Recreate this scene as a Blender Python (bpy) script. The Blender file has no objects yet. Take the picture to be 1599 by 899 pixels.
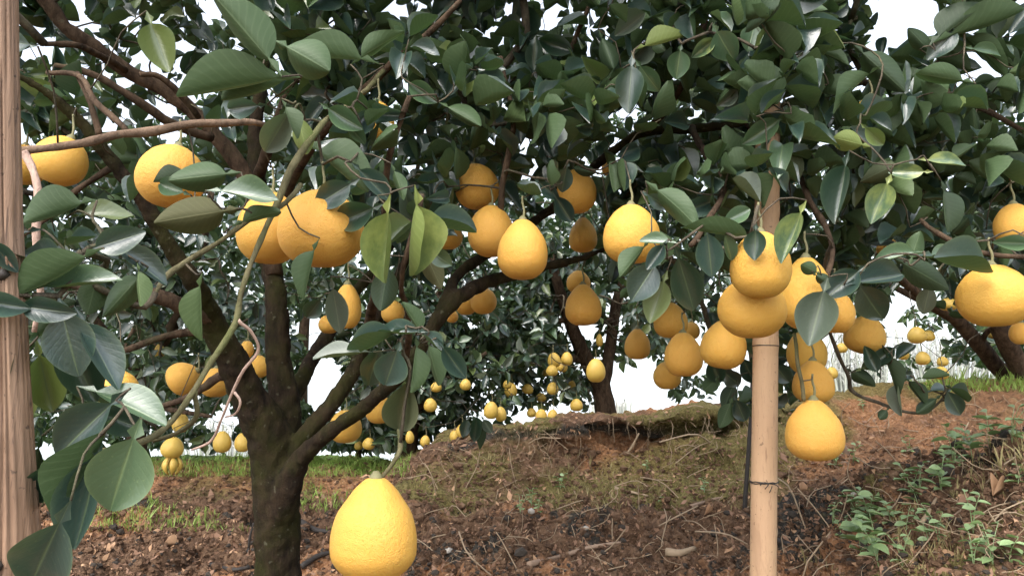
import bpy, bmesh, math, random
import numpy as np
from mathutils import Vector, Matrix
from mathutils.bvhtree import BVHTree
random.seed(7); rng = np.random.default_rng(11)
R = math.radians
scene = bpy.context.scene
COL = scene.collection

# ------------------------------------------------------------------ camera
FPX = 1155.0; CX, CY = 799.5, 449.5; PITCH = R(7.0); CAMZ = 1.0
cd = bpy.data.cameras.new('camera'); cam = bpy.data.objects.new('camera', cd); COL.objects.link(cam)
cam.location = (0, 0, CAMZ); cam.rotation_euler = (R(90) + PITCH, 0, 0)
cd.lens = 26.0; cd.sensor_width = 36.0; cd.clip_end = 3000; cd.clip_start = 0.02
scene.camera = cam
# ------------------------------------------------------------------ world, sun, exposure
SUN_EL, SUN_AZ = R(52), R(205)          # azimuth clockwise from +Y: behind the camera, a little to the left
w = bpy.data.worlds.new('World'); scene.world = w; w.use_nodes = True
nt = w.node_tree; nt.nodes.clear()
def N(nt, t, **kw):
    n = nt.nodes.new(t)
    for k, v in kw.items(): setattr(n, k, v)
    return n
tc = N(nt, 'ShaderNodeTexCoord'); sx = N(nt, 'ShaderNodeSeparateXYZ'); cxyz = N(nt, 'ShaderNodeCombineXYZ')
mx = N(nt, 'ShaderNodeMath', operation='MAXIMUM'); mx.inputs[1].default_value = 0.10
sky = N(nt, 'ShaderNodeTexSky', sky_type='NISHITA'); sky.sun_disc = False
sky.sun_elevation = SUN_EL; sky.sun_rotation = SUN_AZ; sky.air_density = 1.0; sky.dust_density = 4.0; sky.ozone_density = 1.0
hs = N(nt, 'ShaderNodeHueSaturation'); hs.inputs['Saturation'].default_value = 0.42
bgn = N(nt, 'ShaderNodeBackground'); bgn.inputs[1].default_value = 0.15
wo = N(nt, 'ShaderNodeOutputWorld')
L = nt.links.new
L(tc.outputs['Generated'], sx.inputs[0]); L(sx.outputs[0], cxyz.inputs[0]); L(sx.outputs[1], cxyz.inputs[1])
L(sx.outputs[2], mx.inputs[0]); L(mx.outputs[0], cxyz.inputs[2]); L(cxyz.outputs[0], sky.inputs[0])
L(sky.outputs[0], hs.inputs['Color']); L(hs.outputs[0], bgn.inputs[0]); L(bgn.outputs[0], wo.inputs[0])
sd = bpy.data.lights.new('sun', 'SUN'); sun = bpy.data.objects.new('sun', sd); COL.objects.link(sun)
sd.energy = 0.5; sd.angle = R(60); sd.color = (1.0, 0.95, 0.88)
sdir = Vector((math.sin(SUN_AZ) * math.cos(SUN_EL), math.cos(SUN_AZ) * math.cos(SUN_EL), math.sin(SUN_EL)))
sun.rotation_euler = sdir.to_track_quat('Z', 'Y').to_euler(); sun.location = sdir * 20
vs = scene.view_settings
vs.view_transform = 'Standard'; vs.look = 'None'; vs.gamma = 1.0; vs.use_curve_mapping = False; vs.exposure = 1.85

# ------------------------------------------------------------------ pixel <-> world
FWD = np.array([0, math.cos(PITCH), math.sin(PITCH)]); UPV = np.array([0, -math.sin(PITCH), math.cos(PITCH)]); RT = np.array([1., 0, 0])
CAM = np.array([0, 0, CAMZ])
def P(px, py, d): return CAM + d * (FWD + (px - CX) / FPX * RT + (CY - py) / FPX * UPV)
def proj(p):
    q = np.asarray(p) - CAM
    d = q @ FWD
    ds = np.where(d > 0.05, d, 0.05)
    return CX + (q @ RT) / ds * FPX, CY - (q @ UPV) / ds * FPX, d

# ------------------------------------------------------------------ helpers
def tag(o, label=None, cat=None, group=None, kind=None):
    if label: o['label'] = label
    if cat: o['category'] = cat
    if group: o['group'] = group
    if kind: o['kind'] = kind
    return o
def link(name, data, parent=None):
    o = bpy.data.objects.new(name, data); COL.objects.link(o)
    if parent: o.parent = parent
    return o
def empty(name, loc, label, cat, group=None):
    o = link(name, None); o.location = loc; o.empty_display_size = 0.05
    return tag(o, label, cat, group)
def npmesh(name, V, F, mat=None, smooth=True, uv=None, tint=None):
    """V (n,3); F (m,k) ints all same k, or list of such arrays."""
    me = bpy.data.meshes.new(name)
    Fs = F if isinstance(F, list) else [F]
    V = np.ascontiguousarray(V, dtype=np.float32)
    me.vertices.add(len(V)); me.vertices.foreach_set('co', V.ravel())
    nl = sum(f.size for f in Fs); npoly = sum(len(f) for f in Fs)
    me.loops.add(nl); me.polygons.add(npoly)
    li = np.concatenate([f.ravel() for f in Fs]).astype(np.int32)
    tot = np.concatenate([np.full(len(f), f.shape[1], np.int32) for f in Fs])
    st = np.concatenate([[0], np.cumsum(tot)[:-1]]).astype(np.int32)
    me.loops.foreach_set('vertex_index', li)
    me.polygons.foreach_set('loop_start', st)
    me.polygons.foreach_set('use_smooth', np.full(npoly, smooth, bool))
    if uv is not None:
        l = me.uv_layers.new(name='UVMap'); l.data.foreach_set('uv', uv[li].astype(np.float32).ravel())
    if tint is not None:
        a = me.attributes.new('tint', 'FLOAT', 'POINT'); a.data.foreach_set('value', tint.astype(np.float32))
    if mat: me.materials.append(mat)
    me.update(calc_edges=True); me.validate()
    return me
def catmull(pts, n):
    pts = np.asarray(pts, float)
    if len(pts) == 2: 
        t = np.linspace(0, 1, n)[:, None]; return pts[0] * (1 - t) + pts[1] * t
    p = np.vstack([2 * pts[0] - pts[1], pts, 2 * pts[-1] - pts[-2]])
    ts = np.linspace(0, len(pts) - 1 - 1e-6, n); out = []
    for t in ts:
        i = int(t); u = t - i; a, b, c, d = p[i:i + 4]
        out.append(0.5 * (2 * b + (c - a) * u + (2 * a - 5 * b + 4 * c - d) * u * u + (3 * b - a - 3 * c + d) * u ** 3))
    return np.array(out)
class MB:
    def __init__(s): s.V = []; s.F4 = []; s.F3 = []; s.n = 0
    def add(s, V, F4=None, F3=None):
        if F4 is not None and len(F4): s.F4.append(np.asarray(F4) + s.n)
        if F3 is not None and len(F3): s.F3.append(np.asarray(F3) + s.n)
        s.V.append(np.asarray(V)); s.n += len(V)
    def tube(s, path, rad, sides=6, lump=0.0, cap=True, seed=0):
        path = np.asarray(path, float); rad = np.broadcast_to(np.asarray(rad, float), (len(path),))
        T = np.gradient(path, axis=0); T /= np.linalg.norm(T, axis=1)[:, None] + 1e-9
        ref = np.array([0.3, 0.9, 0.2]) if abs(T[0][2]) > 0.8 else np.array([0, 0, 1.])
        u = np.cross(ref, T[0]); u /= np.linalg.norm(u) + 1e-9
        rings = []
        a = np.linspace(0, 2 * math.pi, sides, endpoint=False)
        r2 = np.random.default_rng(seed + len(path))
        for i in range(len(path)):
            u = u - T[i] * (u @ T[i]); u /= np.linalg.norm(u) + 1e-9; v = np.cross(T[i], u)
            rr = rad[i] * (1 + (lump * r2.standard_normal(sides) if lump else 0))
            rings.append(path[i] + np.cos(a)[:, None] * u * np.reshape(rr, (-1, 1)) + np.sin(a)[:, None] * v * np.reshape(rr, (-1, 1)))
        V = np.vstack(rings); n = len(path)
        i = np.arange(n - 1)[:, None]; j = np.arange(sides)[None]; jn = (j + 1) % sides
        F = np.stack([i * sides + j, i * sides + jn, (i + 1) * sides + jn, (i + 1) * sides + j], -1).reshape(-1, 4)
        F3 = []
        if cap:
            V = np.vstack([V, path[:1], path[-1:]]); c0 = n * sides; c1 = c0 + 1
            F3 = [[c0, (k + 1) % sides, k] for k in range(sides)] + [[c1, (n - 1) * sides + k, (n - 1) * sides + (k + 1) % sides] for k in range(sides)]
        s.add(V, F, F3)
    def data(s, name, mat, smooth=True):
        Fs = []
        if s.F4: Fs.append(np.vstack(s.F4))
        if s.F3: Fs.append(np.vstack(s.F3))
        return npmesh(name, np.vstack(s.V), Fs, mat, smooth)
    def build(s, name, mat, parent=None, smooth=True): return link(name, s.data(name, mat, smooth), parent)

def hash3(ix, iy, iz):
    h = (ix * 374761393 + iy * 668265263 + iz * 2147483647 + 1013904223) & 0xffffffff
    h = ((h ^ (h >> 13)) * 1274126177) & 0xffffffff
    h = ((h ^ (h >> 16)) * 2246822519) & 0xffffffff
    return ((h ^ (h >> 15)) & 0xffff) / 65535.0
def vnoise(p):
    p = np.asarray(p, float); i = np.floor(p).astype(np.int64); f = p - i; f = f * f * (3 - 2 * f); r = 0
    for dx in (0, 1):
        for dy in (0, 1):
            for dz in (0, 1):
                wgt = (f[:, 0] if dx else 1 - f[:, 0]) * (f[:, 1] if dy else 1 - f[:, 1]) * (f[:, 2] if dz else 1 - f[:, 2])
                r = r + wgt * hash3(i[:, 0] + dx, i[:, 1] + dy, i[:, 2] + dz)
    return r * 2 - 1
def fbm(p, o=4, rough=0.5):
    r = 0; a = 1; s = np.asarray(p, float)
    for k in range(o): r = r + a * vnoise(s + 17.3 * k); a *= rough; s = s * 2.03
    return r

# ------------------------------------------------------------------ materials
def mat(name):
    m = bpy.data.materials.new(name); m.use_nodes = True
    nt = m.node_tree; b = nt.nodes['Principled BSDF']; return m, nt, b
def ramp(nt, stops):
    r = N(nt, 'ShaderNodeValToRGB'); cr = r.color_ramp
    while len(cr.elements) < len(stops): cr.elements.new(0.5)
    for e, (p, c) in zip(cr.elements, stops): e.position = p; e.color = (*c, 1)
    return r
def noise(nt, scale, detail=4, rough=0.55, vec=None):
    n = N(nt, 'ShaderNodeTexNoise'); n.inputs['Scale'].default_value = scale; n.inputs['Detail'].default_value = detail; n.inputs['Roughness'].default_value = rough
    if vec: nt.links.new(vec, n.inputs['Vector'])
    return n
def mixc(nt, fac, a, b, blend='MIX'):
    m = N(nt, 'ShaderNodeMix', data_type='RGBA', blend_type=blend)
    for i, v in ((0, fac), (6, a), (7, b)):
        if hasattr(v, 'is_linked') or isinstance(v, bpy.types.NodeSocket): nt.links.new(v, m.inputs[i])
        else: m.inputs[i].default_value = v if i == 0 else (*v, 1)
    return m.outputs[2]
def math_(nt, op, a, b=None, c=None):
    m = N(nt, 'ShaderNodeMath', operation=op)
    for i, v in enumerate((a, b, c)):
        if v is None: continue
        if isinstance(v, bpy.types.NodeSocket): nt.links.new(v, m.inputs[i])
        else: m.inputs[i].default_value = v
    return m.outputs[0]
def bump(nt, b, h, strength, dist):
    n = N(nt, 'ShaderNodeBump'); n.inputs['Strength'].default_value = strength; n.inputs['Distance'].default_value = dist
    nt.links.new(h, n.inputs['Height']); nt.links.new(n.outputs[0], b.inputs['Normal']); return n

def leaf_material(name, top_a, top_b, under, vein, yellow=0.0, rough=0.26, per_object=True, ycol=(0.42, 0.46, 0.06)):
    m, nt, b = mat(name)
    if per_object:
        oi = N(nt, 'ShaderNodeObjectInfo'); rnd = oi.outputs['Random']
    else:
        at = N(nt, 'ShaderNodeAttribute', attribute_name='tint'); rnd = at.outputs['Fac']
    uv = N(nt, 'ShaderNodeUVMap'); s = N(nt, 'ShaderNodeSeparateXYZ'); nt.links.new(uv.outputs[0], s.inputs[0])
    ax = math_(nt, 'ABSOLUTE', math_(nt, 'SUBTRACT', s.outputs[0], 0.5))           # 0 midrib .. 0.5 edge
    rib = math_(nt, 'SUBTRACT', 1.0, math_(nt, 'MINIMUM', math_(nt, 'MULTIPLY', ax, 26.0), 1.0))
    ph = math_(nt, 'SUBTRACT', math_(nt, 'MULTIPLY', s.outputs[1], 58.0), math_(nt, 'MULTIPLY', ax, 42.0))
    sv = math_(nt, 'POWER', math_(nt, 'ADD', math_(nt, 'MULTIPLY', math_(nt, 'SINE', ph), 0.5), 0.5), 6.0)
    edge = math_(nt, 'POWER', math_(nt, 'MULTIPLY', ax, 2.0), 14.0)
    tco = N(nt, 'ShaderNodeTexCoord')
    nz = noise(nt, 3.0, 4, 0.6, tco.outputs['Object'] if per_object else None)
    if not per_object:
        geo0 = N(nt, 'ShaderNodeNewGeometry'); nt.links.new(geo0.outputs['Position'], nz.inputs['Vector']); nz.inputs['Scale'].default_value = 60
    rr = math_(nt, 'FRACT', math_(nt, 'MULTIPLY', rnd, 7.31))
    fac = math_(nt, 'ADD', math_(nt, 'MULTIPLY', rr, 0.7), math_(nt, 'MULTIPLY', nz.outputs[0], 0.35))
    col = mixc(nt, fac, top_a, top_b)
    # some leaves turn olive
    rr2 = math_(nt, 'FRACT', math_(nt, 'MULTIPLY', rnd, 23.7))
    oliv = math_(nt, 'GREATER_THAN', rr2, 0.93)
    col = mixc(nt, math_(nt, 'MULTIPLY', oliv, 0.55), col, (0.16, 0.20, 0.035))
    if yellow > 0:
        yz = math_(nt, 'SUBTRACT', nz.outputs[0], math_(nt, 'MULTIPLY', s.outputs[1], 0.28))
        yf = N(nt, 'ShaderNodeMapRange'); yf.inputs[1].default_value = 0.26; yf.inputs[2].default_value = 0.55; nt.links.new(yz, yf.inputs[0])
        col = mixc(nt, math_(nt, 'MULTIPLY', yf.outputs[0], yellow), col, ycol)
    col = mixc(nt, math_(nt, 'MULTIPLY', sv, 0.05), col, vein)
    col = mixc(nt, math_(nt, 'MULTIPLY', rib, 0.75), col, vein)
    col = mixc(nt, math_(nt, 'MULTIPLY', edge, 0.45), col, vein)
    sp_ = N(nt, 'ShaderNodeMapRange'); sp_.inputs[1].default_value = 0.66; sp_.inputs[2].default_value = 0.72; sn = noise(nt, 17 if per_object else 180, 2, 0.5, tco.outputs['Object'] if per_object else geo0.outputs['Position']); nt.links.new(sn.outputs[0], sp_.inputs[0])
    col = mixc(nt, math_(nt, 'MULTIPLY', sp_.outputs[0], 0.35), col, vein)
    ucol = mixc(nt, math_(nt, 'MULTIPLY', rib, 0.6), mixc(nt, math_(nt, 'MULTIPLY', sv, 0.15), under, vein), vein)
    geo = N(nt, 'ShaderNodeNewGeometry')
    fcol = mixc(nt, geo.outputs['Backfacing'], col, ucol)
    nt.links.new(fcol, b.inputs['Base Color'])
    rg = math_(nt, 'ADD', math_(nt, 'ADD', rough, math_(nt, 'MULTIPLY', nz.outputs[0], 0.14)), math_(nt, 'MULTIPLY', geo.outputs['Backfacing'], 0.2))
    nt.links.new(rg, b.inputs['Roughness']); b.inputs['Specular IOR Level'].default_value = 1.0
    h = math_(nt, 'ADD', math_(nt, 'MULTIPLY', rib, -0.9), math_(nt, 'MULTIPLY', sv, -0.10))
    h = math_(nt, 'ADD', h, math_(nt, 'MULTIPLY', nz.outputs[0], 1.5))
    bump(nt, b, h, 0.3, 0.003)
    nf = math_(nt, 'SUBTRACT', 1.0, geo.outputs['Backfacing']); nt.links.new(math_(nt, 'MULTIPLY', nf, 0.4), b.inputs['Coat Weight']); b.inputs['Coat Roughness'].default_value = 0.3
    nt.links.new(math_(nt, 'ADD', math_(nt, 'MULTIPLY', nf, 0.6), 0.3), b.inputs['Specular IOR Level'])
    tr = N(nt, 'ShaderNodeBsdfTranslucent'); nt.links.new(mixc(nt, 0.5, fcol, (0.10, 0.20, 0.05)), tr.inputs[0])
    ms = N(nt, 'ShaderNodeMixShader'); ms.inputs[0].default_value = 0.15
    nt.links.new(b.outputs[0], ms.inputs[1]); nt.links.new(tr.outputs[0], ms.inputs[2])
    nt.links.new(ms.outputs[0], nt.nodes['Material Output'].inputs[0])
    return m
LA, LB, LU, LV = (0.010, 0.027, 0.023), (0.038, 0.074, 0.060), (0.050, 0.084, 0.036), (0.12, 0.17, 0.085)
M = {}
M['leaf'] = leaf_material('leaf_green', LA, LB, LU, LV)
M['leaf_stuff'] = leaf_material('leaf_green_mass', LA, LB, LU, LV, per_object=False)
M['leaf_far'] = leaf_material('leaf_green_lit_far', (0.014, 0.036, 0.024), (0.060, 0.105, 0.070), (0.07, 0.11, 0.05), LV, per_object=False)  # lighter leaf green: light on the far crowns is put into the colour
M['leaf_dark'] = leaf_material('leaf_deep_green', (0.012, 0.030, 0.020), (0.02, 0.045, 0.026), (0.03, 0.05, 0.025), (0.08, 0.12, 0.06))
M['leaf_light'] = leaf_material('leaf_pale_green', (0.045, 0.09, 0.045), (0.075, 0.13, 0.065), (0.07, 0.11, 0.04), (0.18, 0.25, 0.11))
M['leaf_yellow'] = leaf_material('leaf_yellowing', (0.05, 0.10, 0.05), (0.075, 0.13, 0.068), (0.14, 0.18, 0.05), (0.28, 0.34, 0.12), yellow=0.7, ycol=(0.34, 0.38, 0.11))
M['leaf_brown'] = leaf_material('leaf_dull_brown_green', (0.05, 0.06, 0.025), (0.065, 0.075, 0.035), (0.07, 0.07, 0.03), (0.14, 0.14, 0.07), rough=0.5)
M['leaf_grey'] = leaf_material('leaf_dusty_grey', (0.06, 0.085, 0.06), (0.09, 0.115, 0.08), (0.09, 0.11, 0.06), (0.17, 0.21, 0.13), rough=0.5)
M['weed'] = leaf_material('weed_leaf', (0.20, 0.31, 0.12), (0.30, 0.42, 0.19), (0.24, 0.36, 0.14), (0.33, 0.44, 0.2), rough=0.5)
def fruit_material():
    m, nt, b = mat('pomelo_peel'); tco = N(nt, 'ShaderNodeTexCoord'); o = tco.outputs['Object']
    oi = N(nt, 'ShaderNodeObjectInfo')
    n1 = noise(nt, 5.0, 4, 0.6, o); n2 = noise(nt, 70.0, 2, 0.6, o)
    c = mixc(nt, n1.outputs[0], (0.54, 0.305, 0.05), (0.60, 0.365, 0.08))
    c = mixc(nt, math_(nt, 'MULTIPLY', oi.outputs['Random'], 0.5), c, (0.54, 0.265, 0.06))
    v = N(nt, 'ShaderNodeTexVoronoi'); v.inputs['Scale'].default_value = 48; nt.links.new(o, v.inputs['Vector'])
    pore = N(nt, 'ShaderNodeMapRange'); pore.inputs[1].default_value = 0.0; pore.inputs[2].default_value = 0.35; nt.links.new(v.outputs['Distance'], pore.inputs[0])
    c = mixc(nt, math_(nt, 'MULTIPLY', math_(nt, 'SUBTRACT', 1.0, pore.outputs[0]), 0.22), c, (0.50, 0.22, 0.015))
    bl = noise(nt, 16, 3, 0.7, o); br = N(nt, 'ShaderNodeMapRange'); br.inputs[1].default_value = 0.66; br.inputs[2].default_value = 0.76; nt.links.new(bl.outputs[0], br.inputs[0])
    c = mixc(nt, math_(nt, 'MULTIPLY', br.outputs[0], 0.5), c, (0.36, 0.20, 0.06))
    nt.links.new(c, b.inputs['Base Color']); b.inputs['Roughness'].default_value = 0.58; b.inputs['Specular IOR Level'].default_value = 0.25
    b.inputs['Subsurface Weight'].default_value = 0.25; b.inputs['Subsurface Radius'].default_value = (0.02, 0.01, 0.004); b.inputs['Subsurface Scale'].default_value = 1.0
    h = math_(nt, 'ADD', pore.outputs[0], math_(nt, 'MULTIPLY', n2.outputs[0], 0.6)); h = math_(nt, 'ADD', h, math_(nt, 'MULTIPLY', bl.outputs[0], 2.0))
    bump(nt, b, h, 0.6, 0.0019)
    return m
M['fruit'] = fruit_material()
def fruit_far(): # the paler yellow fruit of the trees behind
    m, nt, b = mat('pale_pomelo_peel'); tco = N(nt, 'ShaderNodeTexCoord'); n1 = noise(nt, 6, 3, 0.6, tco.outputs['Object'])
    nt.links.new(mixc(nt, n1.outputs[0], (0.55, 0.34, 0.05), (0.60, 0.43, 0.10)), b.inputs['Base Color']); b.inputs['Roughness'].default_value = 0.5
    bump(nt, b, noise(nt, 60, 2, 0.5, tco.outputs['Object']).outputs[0], 0.3, 0.001)
    return m
M['fruit_far'] = fruit_far()
def bark(name, a, bcol, moss, mossamt, sc=1.0):
    m, nt, b = mat(name); geo = N(nt, 'ShaderNodeNewGeometry'); p = geo.outputs['Position']
    mp = N(nt, 'ShaderNodeMapping'); mp.inputs['Scale'].default_value = (1, 1, 0.35); nt.links.new(p, mp.inputs['Vector'])
    n1 = noise(nt, 34 * sc, 6, 0.7, mp.outputs[0]); n2 = noise(nt, 7 * sc, 4, 0.6, p); n3 = noise(nt, 140 * sc, 3, 0.7, p)
    r = N(nt, 'ShaderNodeMapRange'); r.inputs[1].default_value = 0.34; r.inputs[2].default_value = 0.66; nt.links.new(n1.outputs[0], r.inputs[0])
    c = mixc(nt, r.outputs[0], a, bcol)
    g = N(nt, 'ShaderNodeMapRange'); g.inputs[1].default_value = 0.62 - 0.25 * mossamt; g.inputs[2].default_value = 0.72 - 0.1 * mossamt; nt.links.new(math_(nt, 'ADD', math_(nt, 'MULTIPLY', n2.outputs[0], 0.8), math_(nt, 'MULTIPLY', n3.outputs[0], 0.2)), g.inputs[0])
    c = mixc(nt, math_(nt, 'MULTIPLY', g.outputs[0], min(1, 0.35 + mossamt * .5)), c, moss)
    l = N(nt, 'ShaderNodeMapRange'); l.inputs[1].default_value = 0.67; l.inputs[2].default_value = 0.72; nt.links.new(noise(nt, 55 * sc, 2, 0.5, p).outputs[0], l.inputs[0])
    c = mixc(nt, math_(nt, 'MULTIPLY', l.outputs[0], 0.3), c, (0.13, 0.13, 0.09))
    nt.links.new(c, b.inputs['Base Color']); b.inputs['Roughness'].default_value = 0.92; b.inputs['Specular IOR Level'].default_value = 0.1
    bump(nt, b, math_(nt, 'ADD', n1.outputs[0], math_(nt, 'MULTIPLY', n3.outputs[0], 0.5)), 0.9, 0.006)
    return m
M['trunk'] = bark('mossy_bark', (0.008, 0.006, 0.0045), (0.034, 0.023, 0.014), (0.025, 0.027, 0.006), 0.75)
M['bark'] = bark('brown_bark', (0.022, 0.015, 0.011), (0.105, 0.07, 0.046), (0.06, 0.065, 0.03), 0.25)
M['bark_light'] = bark('pale_brown_bark', (0.085, 0.058, 0.040), (0.22, 0.15, 0.105), (0.15, 0.16, 0.07), 0.2)
M['twig_green'] = bark('greenish_bark', (0.06, 0.052, 0.028), (0.15, 0.135, 0.075), (0.10, 0.12, 0.04), 0.5)
M['twig_pink'] = bark('peeled_pinkish_bark', (0.30, 0.20, 0.16), (0.52, 0.38, 0.31), (0.3, 0.25, 0.18), 0.0)
M['twig'] = bark('dark_twig_bark', (0.04, 0.034, 0.028), (0.12, 0.10, 0.07), (0.10, 0.12, 0.05), 0.3)
def pole_mat(name, a, b_, streak, sc):
    m, nt, b = mat(name); tco = N(nt, 'ShaderNodeTexCoord'); mp = N(nt, 'ShaderNodeMapping'); mp.inputs['Scale'].default_value = sc
    nt.links.new(tco.outputs['Object'], mp.inputs['Vector']); n1 = noise(nt, 1.0, 6, 0.65, mp.outputs[0]); n2 = noise(nt, 5, 4, 0.6, tco.outputs['Object']); n3 = noise(nt, 3.0, 4, 0.75, mp.outputs[0])
    c = mixc(nt, n2.outputs[0], a, b_)
    r = N(nt, 'ShaderNodeMapRange'); r.inputs[1].default_value = 0.56; r.inputs[2].default_value = 0.68; nt.links.new(n1.outputs[0], r.inputs[0])
    c = mixc(nt, math_(nt, 'MULTIPLY', r.outputs[0], 0.7), c, streak)
    r2 = N(nt, 'ShaderNodeMapRange'); r2.inputs[1].default_value = 0.62; r2.inputs[2].default_value = 0.7; nt.links.new(n3.outputs[0], r2.inputs[0])
    c = mixc(nt, math_(nt, 'MULTIPLY', r2.outputs[0], 0.6), c, tuple(x * 0.5 for x in streak))
    n5 = noise(nt, 90, 2, 0.5, tco.outputs['Object']); fr_ = N(nt, 'ShaderNodeMapRange'); fr_.inputs[1].default_value = 0.68; fr_.inputs[2].default_value = 0.73; nt.links.new(n5.outputs[0], fr_.inputs[0])
    c = mixc(nt, math_(nt, 'MULTIPLY', fr_.outputs[0], 0.7), c, tuple(x * 0.55 for x in streak))
    mp2 = N(nt, 'ShaderNodeMapping'); mp2.inputs['Scale'].default_value = (16, 16, 4); nt.links.new(tco.outputs['Object'], mp2.inputs['Vector']); n6 = noise(nt, 1.0, 5, 0.6, mp2.outputs[0]); s6 = N(nt, 'ShaderNodeMapRange'); s6.inputs[1].default_value = 0.57; s6.inputs[2].default_value = 0.62; nt.links.new(n6.outputs[0], s6.inputs[0])
    c = mixc(nt, math_(nt, 'MULTIPLY', s6.outputs[0], 0.35), c, streak)
    nt.links.new(c, b.inputs['Base Color']); b.inputs['Roughness'].default_value = 0.6
    bump(nt, b, math_(nt, 'ADD', n1.outputs[0], n3.outputs[0]), 0.4, 0.003)
    return m
M['bamboo'] = pole_mat('dry_bamboo', (0.36, 0.215, 0.125), (0.46, 0.31, 0.18), (0.23, 0.135, 0.08), (170, 170, 14))
M['post'] = pole_mat('weathered_wood', (0.22, 0.130, 0.085), (0.37, 0.24, 0.155), (0.06, 0.035, 0.024), (150, 150, 4))
def plain(name, c, rough=0.7):
    m, nt, b = mat(name); tco = N(nt, 'ShaderNodeTexCoord'); n = noise(nt, 30, 3, 0.6, tco.outputs['Object'])
    nt.links.new(mixc(nt, n.outputs[0], tuple(x * 0.7 for x in c), tuple(min(1, x * 1.25) for x in c)), b.inputs['Base Color']); b.inputs['Roughness'].default_value = rough
    return m
M['wire'] = plain('black_wire', (0.015, 0.013, 0.012), 0.5)
M['dark_wood'] = plain('dark_wet_wood', (0.03, 0.024, 0.02), 0.7)
M['stalk'] = plain('green_brown_stalk', (0.16, 0.15, 0.07))
M['dead'] = plain('dead_leaf_brown', (0.42, 0.25, 0.14))
M['dead_orange'] = plain('dead_leaf_orange', (0.5, 0.2, 0.08))
M['straw'] = plain('dry_root', (0.34, 0.25, 0.16)); M['litter'] = plain('dry_litter', (0.25, 0.14, 0.085))
M['stone'] = plain('pale_stone', (0.42, 0.38, 0.33)); M['stick'] = plain('grey_brown_stick', (0.28, 0.19, 0.13))
M['peeled_pith'] = plain('pale_pith', (0.75, 0.62, 0.22)); M['greyscrub'] = plain('haze_grey_bare_twigs', (0.42, 0.42, 0.40))  # bare twigs pale grey, distance haze put into their colour
M['grass'] = plain('bright_grass', (0.25, 0.36, 0.07), 0.55); M['drygrass'] = plain('dry_grass', (0.30, 0.25, 0.11))
M['clod'] = plain('soil_clod', (0.20, 0.095, 0.055), 0.95); M['clod_dark'] = plain('dark_humus_clod', (0.045, 0.036, 0.028), 1.0)
M['wall_pink'] = plain('pale_pink_render', (0.75, 0.62, 0.6), 0.8)

# ------------------------------------------------------------------ ground: one sheet, a fan of profiles round the camera
# each column: image x of the profile, then (depth, image y) at: front, soil edge, bank foot, bank middle, notch foot, notch, notch roof, lip, top
PROF = [
 (-900, [(3.0, 905), (3.8, 830), (4.2, 800), (4.5, 775), (4.7, 762), (4.72, 756), (4.75, 751), (4.8, 745), (5.6, 730)]),
 (100,  [(3.0, 905), (3.8, 826), (4.1, 800), (4.5, 778), (4.8, 762), (4.83, 756), (4.86, 751), (4.9, 747), (5.6, 728)]),
 (330,  [(3.0, 905), (3.8, 815), (4.1, 795), (4.5, 772), (4.8, 756), (4.83, 750), (4.86, 745), (4.9, 740), (5.6, 722)]),
 (480,  [(3.0, 905), (3.8, 812), (4.1, 795), (4.5, 775), (4.8, 760), (4.83, 755), (4.86, 750), (4.9, 745), (5.6, 722)]),
 (590,  [(3.0, 905), (3.8, 812), (4.1, 800), (4.4, 780), (4.7, 765), (4.75, 758), (4.8, 752), (4.9, 745), (5.6, 722)]),
 (640,  [(3.0, 905), (3.75, 810), (4.0, 800), (4.2, 775), (4.4, 752), (4.45, 744), (4.5, 736), (4.6, 728), (5.6, 712)]),
 (700,  [(3.0, 905), (3.7, 812), (3.95, 802), (4.15, 765), (4.35, 725), (4.4, 710), (4.45, 698), (4.5, 690), (5.4, 684)]),
 (780,  [(3.0, 905), (3.7, 812), (3.95, 802), (4.2, 760), (4.35, 715), (4.4, 690), (4.42, 678), (4.45, 666), (5.3, 661)]),
 (900,  [(3.0, 905), (3.7, 808), (3.95, 800), (4.2, 755), (4.4, 705), (4.42, 685), (4.42, 668), (4.42, 656), (5.3, 651)]),
 (1000, [(3.0, 905), (3.7, 800), (3.95, 795), (4.2, 750), (4.36, 698), (4.62, 688), (4.52, 674), (4.36, 655), (5.3, 643)]),
 (1110, [(2.95, 905), (3.65, 797), (3.95, 795), (4.2, 745), (4.34, 690), (4.64, 680), (4.52, 664), (4.36, 643), (5.3, 632)]),
 (1170, [(2.9, 905), (3.6, 795), (3.9, 792), (4.2, 740), (4.4, 680), (4.55, 668), (4.50, 655), (4.48, 638), (5.3, 628)]),
 (1230, [(2.8, 905), (3.5, 795), (3.8, 790), (4.15, 740), (4.45, 680), (4.5, 665), (4.55, 650), (4.6, 632), (5.4, 622)]),
 (1300, [(2.6, 905), (3.25, 768), (3.6, 775), (4.1, 725), (4.5, 668), (4.56, 654), (4.62, 640), (4.7, 626), (5.5, 617)]),
 (1400, [(2.4, 905), (3.0, 738), (3.4, 762), (4.0, 712), (4.5, 650), (4.6, 636), (4.7, 624), (4.8, 611), (5.6, 606)]),
 (1500, [(2.2, 905), (2.8, 708), (3.3, 735), (3.95, 695), (4.5, 640), (4.62, 625), (4.74, 612), (4.85, 598), (5.7, 594)]),
 (1620, [(2.1, 905), (2.7, 690), (3.3, 715), (3.95, 680), (4.5, 632), (4.65, 617), (4.78, 604), (4.9, 591), (5.8, 586)]),
 (2400, [(2.1, 905), (2.7, 690), (3.3, 715), (3.95, 680), (4.5, 632), (4.65, 617), (4.78, 604), (4.9, 591), (5.8, 586)]),
]
def prof_point(px, d, py):
    """horizontal forward distance y and height z of an image row at depth d, for the profile's own line of sight"""
    p = P(px, py, d); return p[1], p[2]
cols = []
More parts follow.
